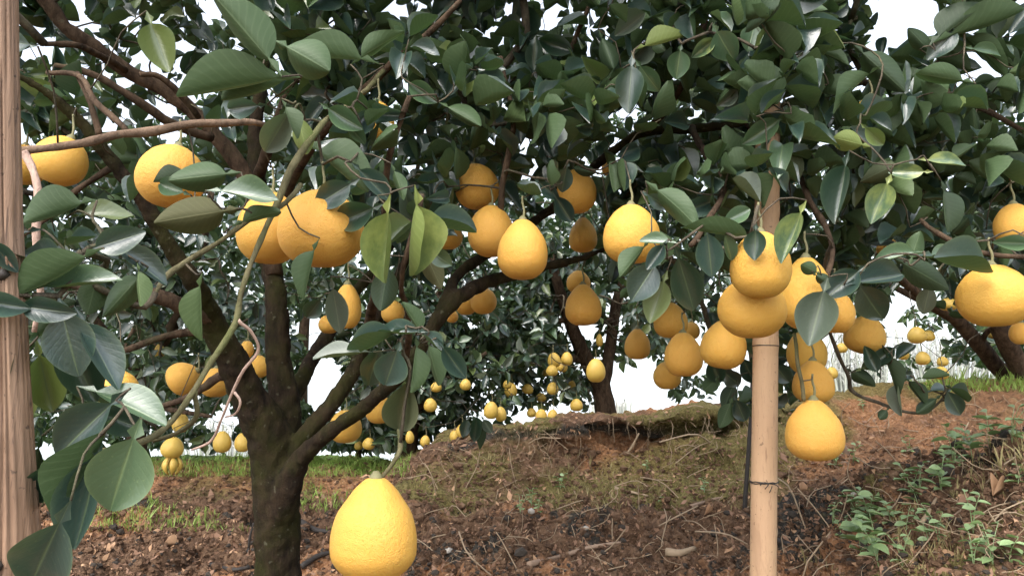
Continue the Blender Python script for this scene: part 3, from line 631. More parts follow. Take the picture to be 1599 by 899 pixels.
# ------------------------------------------------------------------ main tree: trunk and limbs (image x, y, depth, half width in px)
def limb_pts(spec, n):
    c = catmull([[*P(x, y, d), hw * d / FPX] for x, y, d, hw in spec], n); return c[:, :3], np.maximum(c[:, 3], 0.001)
TR = [
 [(434, 1010, 2.25, 52), (431, 899, 2.25, 38), (433, 820, 2.25, 37), (430, 760, 2.25, 37), (425, 700, 2.25, 38), (408, 655, 2.23, 34), (382, 610, 2.2, 29), (358, 555, 2.15, 26), (330, 500, 2.1, 22), (300, 440, 2.0, 17), (262, 385, 1.95, 15), (215, 310, 1.9, 14), (160, 235, 1.85, 13), (110, 175, 1.8, 11), (50, 130, 1.75, 8), (-40, 90, 1.7, 6)],
 [(436, 740, 2.27, 30), (442, 680, 2.3, 29), (442, 620, 2.33, 26), (434, 545, 2.35, 21), (428, 450, 2.4, 19), (415, 380, 2.5, 17), (402, 280, 2.6, 15), (400, 190, 2.7, 13), (415, 90, 2.8, 10), (430, -40, 2.9, 7)],
 [(438, 775, 2.25, 26), (455, 722, 2.25, 20), (478, 682, 2.25, 17), (520, 628, 2.3, 15), (552, 575, 2.35, 15), (575, 520, 2.4, 13), (610, 450, 2.5, 11), (650, 370, 2.6, 9), (690, 280, 2.7, 7), (700, 180, 2.8, 5)],
 [(440, 800, 2.23, 28), (453, 752, 2.2, 24), (472, 716, 2.18, 18), (510, 680, 2.12, 15), (575, 634, 2.05, 14), (630, 580, 2.0, 14), (690, 495, 1.98, 14), (740, 452, 2.05, 14), (800, 428, 2.15, 12), (870, 412, 2.25, 9), (930, 395, 2.35, 6), (1010, 370, 2.5, 4)],
 [(447, 640, 2.4, 17), (478, 575, 2.55, 14), (510, 525, 2.7, 13), (545, 470, 2.8, 11), (600, 400, 2.95, 8), (640, 320, 3.1, 6), (660, 200, 3.3, 5)],
 [(690, 495, 1.98, 12), (720, 425, 2.1, 11), (768, 392, 2.2, 11), (830, 350, 2.3, 10), (880, 310, 2.35, 9), (925, 262, 2.35, 9), (968, 228, 2.35, 9), (1010, 205, 2.3, 9), (1080, 200, 2.3, 9), (1165, 190, 2.3, 8), (1260, 150, 2.35, 6), (1350, 130, 2.4, 5)],
]
BR = [ # (points, material): separate branches
 ([(428, 430, 2.4, 14), (395, 300, 2.45, 13), (330, 200, 2.4, 13), (270, 150, 2.35, 12), (200, 112, 2.3, 11), (150, 75, 2.25, 11), (100, 40, 2.2, 11), (60, -10, 2.15, 10), (20, -60, 2.1, 8)], 'bark'),
 ([(412, 195, 1.5, 5), (345, 194, 1.42, 6), (270, 200, 1.36, 7), (200, 208, 1.3, 7), (120, 225, 1.25, 7), (32, 236, 1.2, 6)], 'bark_light'),
 ([(366, 612, 1.25, 2.4), (376, 628, 1.25, 2), (368, 645, 1.26, 1.8), (352, 650, 1.26, 1.4)], 'twig_pink'),
 ([(36, 236, 1.2, 6), (52, 262, 1.19, 6), (62, 300, 1.18, 6), (62, 370, 1.17, 6), (58, 450, 1.17, 5), (50, 520, 1.18, 4)], 'twig_pink'),
 ([(330, 215, 2.2, 7), (270, 195, 2.1, 7), (200, 150, 2.0, 6), (150, 120, 1.95, 6), (85, 100, 1.9, 4)], 'bark'),
 ([(310, 185, 2.1, 5), (255, 125, 2.0, 5), (215, 118, 1.95, 4)], 'bark'),
 ([(200, 208, 1.5, 5), (150, 160, 1.55, 5), (125, 120, 1.6, 4), (75, 115, 1.65, 4)], 'bark'),
 ([(155, 212, 1.6, 5), (140, 160, 1.6, 4), (122, 115, 1.62, 4)], 'bark'),
 ([(200, 112, 2.3, 6), (130, 72, 2.1, 5), (70, 68, 2.0, 4)], 'bark'),
 ([(180, 260, 1.95, 6), (120, 300, 1.9, 5), (80, 335, 1.85, 4), (30, 372, 1.8, 3)], 'bark'),
 ([(600, 110, 1.9, 4), (560, 150, 1.75, 4), (510, 190, 1.5, 4.5), (472, 235, 1.37, 6), (448, 275, 1.33, 6), (428, 330, 1.3, 5), (392, 400, 1.25, 4.2), (378, 450, 1.22, 4.5), (370, 500, 1.2, 5), (345, 550, 1.17, 5), (305, 610, 1.13, 4.5), (262, 660, 1.1, 4.5), (215, 690, 1.05, 5), (150, 700, 1.0, 4)], 'twig_green'),
 ([(372, 500, 1.2, 3.2), (394, 518, 1.22, 2.6), (406, 548, 1.24, 2.4), (383, 583, 1.24, 2.3), (366, 612, 1.25, 2.2), (345, 655, 1.26, 1.9), (328, 690, 1.27, 2), (300, 702, 1.28, 1.5)], 'twig_pink'),
 ([(305, 610, 1.13, 4), (306, 650, 1.15, 4), (270, 680, 1.17, 4), (235, 692, 1.18, 3)], 'twig_green'),
 ([(470, 288, 1.36, 4), (435, 325, 1.32, 4), (390, 345, 1.28, 4), (330, 385, 1.25, 4), (290, 410, 1.22, 5), (262, 430, 1.2, 5), (240, 460, 1.15, 3)], 'twig_green'),
 ([(330, 500, 2.1, 15), (285, 475, 2.0, 13), (240, 460, 1.95, 11), (190, 470, 1.9, 8), (120, 450, 1.85, 6), (60, 440, 1.8, 5)], 'bark'),
 ([(345, 530, 2.15, 8), (290, 520, 2.1, 6), (215, 540, 2.05, 5), (150, 560, 2.0, 4)], 'bark'),
 ([(375, 585, 2.2, 9), (340, 590, 2.25, 7), (290, 620, 2.35, 5), (230, 640, 2.45, 4)], 'bark'),
 ([(402, 280, 2.6, 10), (440, 170, 2.4, 9), (480, 80, 2.3, 7), (520, -10, 2.2, 5)], 'bark'),
 ([(415, 380, 2.5, 9), (470, 250, 2.2, 9), (540, 170, 2.0, 7), (600, 110, 1.9, 6), (660, 60, 1.85, 5), (720, 0, 1.8, 4)], 'bark'),
 ([(575, 520, 2.4, 9), (590, 430, 2.0, 7), (600, 330, 1.75, 6), (605, 250, 1.65, 5), (640, 150, 1.6, 4)], 'bark'),
 ([(630, 580, 2.0, 7), (640, 500, 1.7, 5), (628, 440, 1.55, 4), (640, 380, 1.5, 4), (655, 300, 1.5, 4)], 'bark'),
 ([(800, 428, 2.15, 6), (780, 350, 2.0, 5), (790, 260, 1.95, 5), (800, 180, 1.95, 4), (780, 90, 1.95, 4)], 'bark'),
 ([(880, 310, 2.35, 6), (860, 230, 2.2, 5), (870, 150, 2.1, 5), (900, 60, 2.05, 4), (930, -20, 2.0, 4)], 'bark'),
 ([(1010, 205, 2.3, 6), (1060, 140, 2.1, 5), (1085, 80, 2.0, 5), (1110, 0, 1.95, 4)], 'bark'),
 ([(1080, 200, 2.3, 6), (1110, 250, 2.05, 5), (1130, 290, 1.85, 5), (1110, 340, 1.7, 5), (1080, 380, 1.6, 4)], 'bark'),
 ([(1165, 190, 2.3, 6), (1230, 250, 2.1, 5), (1270, 320, 1.9, 5), (1300, 380, 1.75, 4), (1290, 440, 1.7, 4)], 'bark'),
 ([(1260, 150, 2.35, 5), (1340, 220, 2.1, 5), (1400, 290, 1.95, 4), (1450, 350, 1.8, 4), (1520, 390, 1.65, 4), (1600, 400, 1.6, 4)], 'bark'),
 ([(1350, 130, 2.4, 5), (1430, 130, 2.2, 5), (1500, 150, 2.1, 4), (1590, 200, 2.0, 4), (1680, 260, 1.9, 3)], 'bark'),
 ([(1430, 130, 2.2, 4), (1465, 95, 2.1, 3), (1490, 60, 2.0, 3)], 'bark'),
 ([(1300, 380, 1.75, 3), (1285, 450, 1.9, 3), (1300, 530, 2.1, 3), (1322, 585, 2.2, 3), (1333, 612, 2.25, 3), (1380, 632, 2.25, 2.5), (1430, 644, 2.25, 2), (1462, 632, 2.25, 2), (1485, 606, 2.25, 2)], 'twig'),
 ([(1240, 520, 1.75, 3), (1246, 560, 1.74, 3), (1256, 600, 1.74, 3), (1258, 624, 1.745, 3)], 'twig_green'),
 ([(1010, 370, 2.5, 4), (1080, 440, 2.6, 4), (1110, 520, 2.7, 4), (1130, 580, 2.75, 3), (1150, 630, 2.8, 3)], 'twig'),
 ([(640, 600, 2.0, 5), (632, 640, 1.6, 4), (622, 690, 1.34, 4), (608, 716, 1.312, 3.5), (596, 734, 1.305, 3.5), (588, 746, 1.302, 3.5)], 'twig_green'),
]
main = Tree()
tree = empty('pomelo_tree', (*P(434, 1010, 2.25)[:2], 0), 'old pomelo tree in the foreground with dark mossy forking trunk and wide leafy crown', 'tree')
tb = MB()
for sp in TR:
    n = 4 * len(sp); pth, r = limb_pts(sp, n); r = r * np.interp(r, [0.02, 0.07], [0.84, 0.95])
    pth = pth + np.stack([fbm(pth * 5 + k * 9, 2) for k in range(3)], -1) * 0.006
    tb.tube(pth, r, 14, lump=0.03, seed=3); main.limb(pth[6:], r[6:])
# trunk foot down into the soil with a flare
ft = P(434, 1010, 2.25); tb.tube(catmull([[ft[0], ft[1] + 0.02, -0.1], [ft[0], ft[1] + 0.01, 0.05], [ft[0], ft[1], 0.2], ft + [0, 0, .05]], 10), np.linspace(0.17, 0.098, 10), 14, lump=0.04)
trunk = tb.build('trunk', M['trunk'], tree)
rm = trunk.modifiers.new('fuse', 'REMESH'); rm.mode = 'VOXEL'; rm.voxel_size = 0.008; rm.use_smooth_shade = True
sm = trunk.modifiers.new('smooth', 'SMOOTH'); sm.iterations = 4; sm.factor = 0.5
tex = bpy.data.textures.new('bark_lumps', 'CLOUDS'); tex.noise_scale = 0.035; tex.noise_depth = 3
dm = trunk.modifiers.new('lumps', 'DISPLACE'); dm.texture = tex; dm.texture_coords = 'GLOBAL'; dm.strength = 0.014; dm.mid_level = 0.5
for sp, mn in BR:
    n = 4 * len(sp); pth, r = limb_pts(sp, n); wob = np.stack([fbm(pth * 9 + k * 9, 2) for k in range(3)], -1) * 0.006
    wob[0] *= 0; pth = pth + wob; b = MB(); r = r * (1 + 0.16 * fbm(pth * 30, 2))
    b.tube(pth, r, 9, lump=0.05, seed=int(sp[0][0])); b.build('branch', M[mn], tree); main.limb(pth, r)
for o in tree.children:
    o.matrix_parent_inverse = Matrix.Translation(-tree.location)

# ------------------------------------------------------------------ leaves placed one by one: base x,y, tip x,y, width px, side, depth, material, curl variant
HL = [
 (208,686,165,806,104,'T',.92,'leaf_light'),(150,715,108,862,76,'T',.95,'leaf'),(92,818,28,945,100,'T',.88,'leaf'),(172,632,62,722,74,'T',.96,'leaf'),(166,672,68,800,24,'U',.95,'leaf'),(92,722,52,795,46,'T',1.0,'leaf'),
 (152,612,262,643,36,'T',1.02,'leaf_light'),(165,648,228,672,52,'T',1.1,'leaf_dark'),(98,490,120,588,78,'T',1.0,'leaf'),(132,506,190,604,56,'T',1.02,'leaf'),(100,520,152,632,70,'T',1.08,'leaf_dark'),(34,478,116,490,44,'T',.97,'leaf'),
 (-24,470,46,482,44,'T',.95,'leaf'),(22,512,2,632,54,'T',1.0,'leaf_dark'),(95,402,8,388,44,'T',1.0,'leaf'),(44,362,-34,374,34,'T',1.02,'leaf'),(74,446,190,428,38,'T',1.0,'leaf_light'),(132,402,28,452,30,'U',.98,'leaf'),
 (150,386,226,362,48,'T',1.03,'leaf'),(184,384,266,442,42,'T',1.05,'leaf'),(126,318,38,336,32,'U',1.08,'leaf'),(126,336,208,320,22,'T',1.1,'leaf'),(-12,380,28,426,32,'T',.96,'leaf'),(216,434,164,492,46,'U',1.06,'leaf'),(150,438,138,490,46,'U',1.08,'leaf'),
 (216,424,225,478,20,'U',1.04,'leaf_light'),(150,368,98,378,16,'T',1.05,'leaf'),(312,448,297,530,26,'U',1.2,'leaf_light'),(62,556,82,646,60,'T',1.12,'leaf_dark'),(20,590,50,650,50,'T',1.12,'leaf_dark'),(60,700,40,770,40,'T',1.05,'leaf_dark'),(120,470,60,520,40,'U',1.1,'leaf_dark'),
 (170,470,110,478,30,'T',1.1,'leaf_dark'),(0,440,60,462,36,'U',1.0,'leaf'),(200,640,150,600,30,'U',1.15,'leaf'),
 (418,90,343,-14,64,'U',1.15,'leaf'),(427,122,278,124,50,'U',1.2,'leaf'),(442,126,345,150,30,'U',1.25,'leaf'),(402,165,348,172,36,'T',1.3,'leaf'),(46,70,2,62,42,'T',1.15,'leaf'),(236,38,262,110,58,'T',1.5,'leaf_dark'),
 (448,74,520,112,72,'U',1.35,'leaf'),(450,178,410,244,48,'T',1.35,'leaf_grey'),(446,168,470,216,16,'U',1.33,'leaf'),(562,92,456,64,36,'U',1.5,'leaf'),(565,88,626,44,36,'U',1.6,'leaf'),(514,170,566,202,38,'T',1.5,'leaf_light'),(540,190,572,226,24,'T',1.52,'leaf_light'),
 (466,184,480,242,36,'U',1.4,'leaf_yellow'),(550,240,486,214,28,'T',1.5,'leaf'),(500,236,590,284,28,'U',1.48,'leaf'),(546,288,488,322,46,'T',1.38,'leaf'),(582,325,520,350,50,'T',1.38,'leaf_dark'),(562,266,614,312,34,'T',1.45,'leaf'),(616,268,634,312,24,'U',1.46,'leaf'),
 (606,334,591,442,50,'T',1.38,'leaf_yellow'),(650,322,660,434,38,'T',1.4,'leaf_yellow'),(670,390,706,416,30,'T',1.45,'leaf_light'),(670,346,748,352,22,'T',1.5,'leaf'),(660,388,690,450,36,'U',1.5,'leaf_brown'),
 (348,330,248,346,64,'U',1.25,'leaf_brown'),(352,272,266,282,52,'U',1.28,'leaf'),(346,298,432,302,26,'T',1.22,'leaf_light'),(286,300,244,284,34,'T',1.35,'leaf_light'),(290,272,240,280,18,'U',1.38,'leaf_dark'),(490,392,458,462,22,'U',1.35,'leaf'),
 (380,345,440,318,30,'U',1.25,'leaf'),(620,548,600,607,58,'T',1.3,'leaf'),(592,545,570,613,42,'T',1.36,'leaf_dark'),(636,598,618,680,64,'T',1.33,'leaf_brown'),(650,543,655,612,22,'U',1.32,'leaf'),(612,520,535,546,24,'T',1.3,'leaf'),(652,518,588,514,28,'T',1.3,'leaf'),
 (692,542,728,592,36,'T',1.3,'leaf'),(660,520,694,546,16,'T',1.3,'leaf'),(656,516,634,468,24,'U',1.4,'leaf'),(562,550,488,552,14,'T',1.3,'leaf_grey'),(592,524,558,516,24,'U',1.42,'leaf'),(606,420,594,486,46,'U',1.45,'leaf_dark'),(520,452,532,522,38,'T',1.55,'leaf_grey'),(500,468,476,500,32,'T',1.6,'leaf_dark'),
 (670,540,690,600,26,'U',1.38,'leaf'),(885,262,876,302,30,'T',1.85,'leaf_dark'),(868,308,894,348,32,'T',1.9,'leaf'),(842,285,874,312,24,'T',1.9,'leaf'),(930,270,895,262,20,'U',1.9,'leaf_dark'),(1028,298,1096,350,44,'U',1.5,'leaf'),(1012,305,1050,328,26,'T',1.52,'leaf'),
 (1022,415,984,470,54,'T',1.45,'leaf'),(1036,440,1014,504,46,'T',1.48,'leaf_grey'),(1060,404,1086,490,54,'T',1.46,'leaf_dark'),(1105,366,1112,434,46,'T',1.42,'leaf'),(1036,384,1010,420,28,'T',1.42,'leaf'),(1005,386,962,430,24,'U',1.46,'leaf'),(1131,346,1175,324,28,'T',1.45,'leaf_light'),
 (1166,370,1064,345,28,'U',1.42,'leaf'),(1046,378,998,372,16,'T',1.42,'leaf_light'),(1180,360,1178,406,38,'T',1.38,'leaf_dark'),(1132,368,1148,408,20,'T',1.42,'leaf_light'),(1250,334,1216,408,42,'T',1.36,'leaf_yellow'),(1286,456,1262,538,70,'T',1.42,'leaf_grey'),
 (1340,424,1288,466,46,'T',1.42,'leaf'),(1340,440,1416,424,40,'T',1.42,'leaf'),(1344,448,1382,506,52,'T',1.45,'leaf_dark'),(1426,394,1368,398,22,'T',1.45,'leaf_light'),(1424,402,1436,362,30,'U',1.5,'leaf'),(1455,398,1502,392,18,'T',1.5,'leaf_light'),(1460,402,1558,416,30,'T',1.45,'leaf'),
 (1412,412,1478,450,44,'U',1.55,'leaf_dark'),(1385,288,1360,347,46,'T',1.55,'leaf_yellow'),(1442,268,1388,268,26,'T',1.55,'leaf_yellow'),(1450,250,1512,254,24,'T',1.55,'leaf_yellow'),(1320,260,1298,345,46,'T',1.5,'leaf_dark'),(1474,300,1490,362,28,'U',1.6,'leaf_dark'),(1452,448,1440,494,30,'T',1.6,'leaf_grey'),
 (1602,380,1553,378,28,'T',1.5,'leaf_light'),(1216,188,1158,226,36,'T',1.6,'leaf_light'),(1356,116,1278,166,26,'U',1.65,'leaf'),(1346,226,1298,214,36,'U',1.6,'leaf_yellow'),(1352,200,1382,228,26,'T',1.62,'leaf_light'),
 (1492,48,1450,90,38,'T',1.75,'leaf'),(1468,56,1522,2,28,'U',1.75,'leaf_dark'),(1488,54,1594,8,26,'U',1.75,'leaf'),(1452,80,1416,44,28,'U',1.78,'leaf_dark'),(1502,126,1428,110,38,'U',1.7,'leaf'),(1348,84,1412,142,48,'U',1.7,'leaf_dark'),(1520,76,1568,84,22,'T',1.75,'leaf_light'),(1510,60,1582,100,34,'U',1.8,'leaf'),
 (1120,50,1146,98,48,'T',1.7,'leaf_light'),(1178,40,1168,80,38,'T',1.72,'leaf_light'),(1115,62,1080,90,26,'T',1.72,'leaf_yellow'),(1062,80,1056,124,38,'T',1.75,'leaf_light'),(1000,104,1030,146,32,'T',1.75,'leaf_light'),(986,104,980,174,48,'T',1.7,'leaf_dark'),(1008,72,1068,50,24,'U',1.75,'leaf_yellow'),
 (700,168,755,196,32,'U',1.7,'leaf'),(640,130,682,160,34,'T',1.7,'leaf_light'),(940,60,960,110,34,'U',1.8,'leaf_dark'),(1480,612,1502,650,30,'T',2.2,'leaf'),(1462,622,1430,646,22,'U',2.22,'leaf_dark'),(1485,606,1520,622,10,'T',2.2,'leaf'),(1454,610,1488,600,14,'T',2.22,'leaf'),
 (1396,544,1356,572,26,'T',2.2,'leaf_dark'),(1385,556,1410,616,26,'U',2.2,'leaf_dark'),(1370,580,1350,540,26,'T',2.2,'leaf_dark'),(1345,575,1375,560,24,'T',2.22,'leaf_grey'),(1330,580,1365,600,26,'U',2.24,'leaf_dark'),(1402,600,1398,650,18,'T',2.2,'leaf_grey'),(1420,595,1448,628,18,'U',2.22,'leaf_dark'),(1410,585,1432,585,16,'T',2.2,'leaf'),(1440,590,1480,582,14,'U',2.2,'leaf'),
 (1385,640,1372,655,16,'U',2.2,'leaf_dark'),(1400,560,1430,535,20,'T',2.2,'leaf_dark'),
 (1112,560,1124,600,34,'T',2.6,'leaf_dark'),(1130,580,1160,606,30,'T',2.62,'leaf'),(1150,625,1165,660,30,'T',2.6,'leaf'),(1140,630,1125,668,28,'U',2.6,'leaf'),(1120,590,1098,612,26,'U',2.62,'leaf'),(1145,600,1130,640,28,'U',2.65,'leaf_dark'),(1160,560,1180,600,30,'T',2.7,'leaf'),(1180,590,1215,610,28,'T',2.7,'leaf_dark'),(1210,570,1235,600,28,'T',2.7,'leaf'),
 (745,652,740,690,22,'T',3.2,'leaf_dark'),(730,655,722,684,20,'T',3.2,'leaf'),(755,655,768,676,18,'T',3.2,'leaf_grey'),(738,650,752,700,20,'U',3.25,'leaf_dark'),(1275,425,1250,412,24,'U',1.6,'leaf'),(1275,430,1300,445,20,'U',1.6,'leaf_dark'),
]
hand = []
for bx, by, tx, ty, wd, side, d, mn in HL:
    B = P(bx, by, d); vec = (tx - bx) / FPX * RT * d - (ty - by) / FPX * UPV * d
    view = -(B - CAM) / np.linalg.norm(B - CAM)
    L0 = np.linalg.norm(vec); dt = random.uniform(-0.3, 0.12) * L0 * (1 if side == 'T' else 0.4); vec = vec - view * (-dt)
    L_ = np.linalg.norm(vec); W = max(wd * d / FPX, 0.53 * L_); roll = math.acos(min(1, wd * d / FPX / W))
    yv = vec / L_; n0 = view - yv * (view @ yv); n0 /= np.linalg.norm(n0)
    if side == 'U': n0 = -n0
    c1 = Matrix.Rotation(roll, 3, Vector(yv)) @ Vector(n0); c2 = Matrix.Rotation(-roll, 3, Vector(yv)) @ Vector(n0)
    nn = np.array(c1 if c1.z > c2.z else c2)
    hand.append((lmat(B[None], yv[None], nn[None], np.array([L_]), np.array([W]))[0], mn, B - yv * L_ * 0.29, d))

# ------------------------------------------------------------------ main crown: leaf tufts through its volume
HOLES = [(1418, 42, 52, 42), (1365, 18, 20, 14), (860, 38, 26, 18), (503, 598, 40, 40), (486, 515, 16, 34), (1005, 605, 42, 40), (120, 45, 14, 10), (210, 22, 14, 10), (320, 120, 14, 12), (360, 300, 10, 10), (1545, 112, 22, 12), (1440, 545, 30, 14), (920, 515, 14, 20), (345, 660, 26, 20), (795, 110, 10, 6), (1440, 470, 14, 8)]
LOWX = [-700, -100, 0, 120, 200, 260, 330, 400, 470, 560, 640, 700, 760, 830, 900, 960, 1010, 1080, 1150, 1250, 1300, 1380, 1450, 1520, 1599, 2300]
LOWY = [420, 420, 400, 390, 360, 300, 250, 240, 260, 330, 420, 370, 300, 300, 330, 400, 430, 430, 400, 400, 450, 480, 470, 430, 400, 420]
def in_holes(px, py, k=1.0):
    r = np.zeros(np.shape(px), bool)
    for a, b, c, d in HOLES: r |= ((px - a) / (c * k)) ** 2 + ((py - b) / (d * k)) ** 2 < 1
    return r
cand = []
while len(cand) < 1780:
    px = random.uniform(-420, 2050); py = random.uniform(-520, 470); d = random.choice((random.uniform(1.7, 2.4), random.uniform(1.8, 3.2), random.uniform(2.4, 4.2)))
    low = np.interp(px, LOWX, LOWY) - 25
    if d > 2.5: low = min(low + 60, 520)
    if py > low: continue
    if px < 430 and d < 2.6 and random.random() < 0.74: continue
    if 430 <= px < 560 and d < 1.9 and random.random() < 0.4: continue
    if px > 1380 and py < 90 and random.random() < 0.5: continue
    if px < 430 and d > 2.6 and random.random() < 0.05: continue
    if in_holes(px, py, 1.2): continue
    if abs(px - 1200) < 30 and 255 < py < 350 and d < 2.05: continue
    p = P(px, py, d)
    if p[2] < 1.1 : continue
    cand.append(p)
for f in NEAR:
    if 'buried' in f[7] or 'mostly covered' in f[7]:
        for q in range(2): cand.append(P(f[0] + random.uniform(-30, 30), f[1] + random.uniform(-40, 25), f[4] - random.uniform(.14, .3)))
for q in range(16): cand.append(P(random.uniform(1085, 1250), random.uniform(470, 640), random.uniform(2.6, 3.3)))
for q in range(26): cand.append(P(1200 + random.uniform(-45, 45), random.uniform(-40, 255), random.uniform(1.5, 1.85)))
cand = np.array(cand)
cc = P(640, 300, 3.0)
outs = cand - cc; outs /= np.linalg.norm(outs, axis=1)[:, None]; outs = outs * 0.6 + np.array([0, -0.5, 0.1])
hand_pts = np.array([h[2] for h in hand])
# fruit hooks
def fruit_top(px, py, wd, ht, d, tilt):
    return P(px + math.sin(R(tilt)) * ht * .5, py - math.cos(R(tilt)) * ht * 0.5, d)
hooks = [fruit_top(*f[:6]) + np.array([0, 0, 0.052]) for f in NEAR[1:]]
NO = len(hooks)
targets = np.vstack([cand, hand_pts, np.array(hooks)])
main.grow(targets)
bag = LeafBag(); axes = outs * 0.5 + rng.standard_normal(cand.shape) * 0.45 + np.array([0, -0.1, 0.15]); axes /= np.linalg.norm(axes, axis=1)[:, None]
rosettes(bag, cand, axes, outs, 0.084, (6, 10))
B, Y, Nn, L_, W = bag.arrays()
yc = B + Y / np.linalg.norm(Y, axis=1)[:, None] * (L_ * 0.55)[:, None]
cpx, cpy, cdp = proj(yc)
keep = ~in_holes(cpx, cpy, 1.0) & (cdp > 0.9)
HID = [any(q in f[7] for q in ('buried', 'behind leaves', 'mostly covered', 'glimpsed', 'hidden above', 'deep in')) for f in NEAR]
for (x, y, wd, ht, d, tl), hd in zip(FR, HID):
    inside = ((cpx - x) / (wd * 0.5 + 14)) ** 2 + ((cpy - y) / (ht * 0.5 + 14)) ** 2 < 1
    if not hd: keep &= ~(inside & (cdp < d + 0.1))
    c3 = P(x, y, d); keep &= np.linalg.norm(yc - c3, axis=1) > wd * d / FPX * 0.5 + 0.03
for k, (bx, by, tx, ty, wd, side, d, mn) in enumerate(HL):   # leaves set one by one stay in front of the fill
    ux, uy = tx - bx, ty - by; LL = math.hypot(ux, uy); ux /= LL; uy /= LL
    s = (cpx - bx) * ux + (cpy - by) * uy; q = np.abs(-(cpx - bx) * uy + (cpy - by) * ux)
    keep &= ~((s > -10) & (s < LL + 10) & (q < wd * 0.5 + 6) & (cdp < d + 0.05))
for spec in [BR[0][0], BR[1][0], BR[9][0], BR[12][0], BR[3][0], TR[0][8:], TR[5][5:]]:   # bare stretches of limb
    for (x0, y0, d0, h0), (x1, y1, d1, h1) in zip(spec, spec[1:]):
        ux, uy = x1 - x0, y1 - y0; LL = math.hypot(ux, uy); ux /= LL; uy /= LL
        s = (cpx - x0) * ux + (cpy - y0) * uy; q = np.abs(-(cpx - x0) * uy + (cpy - y0) * ux)
        keep &= ~((s > 0) & (s < LL) & (q < h0 + 20) & (cdp < d0) & (rng.random(len(cpx)) < 0.8))
keep &= ~((np.abs(cpx - 1193) < 34) & (cpy > 520) & (cdp < 1.8))
lowl = np.interp(cpx, LOWX, LOWY) + np.where(cdp > 2.5, 90, 25) + np.where((cpx > 1080) & (cpx < 1260) & (cdp > 2.5), 240, 0); keep &= cpy < lowl
B, Y, Nn, L_, W = (a[keep] for a in (B, Y, Nn, L_, W))
MAINM = lmat(B, Y, Nn, L_, W)
tw = MB(); main.twigs(tw)
o = tw.build('twigs', M['twig'], tree); o['kind'] = 'stuff'; o.matrix_parent_inverse = Matrix.Translation(-tree.location)

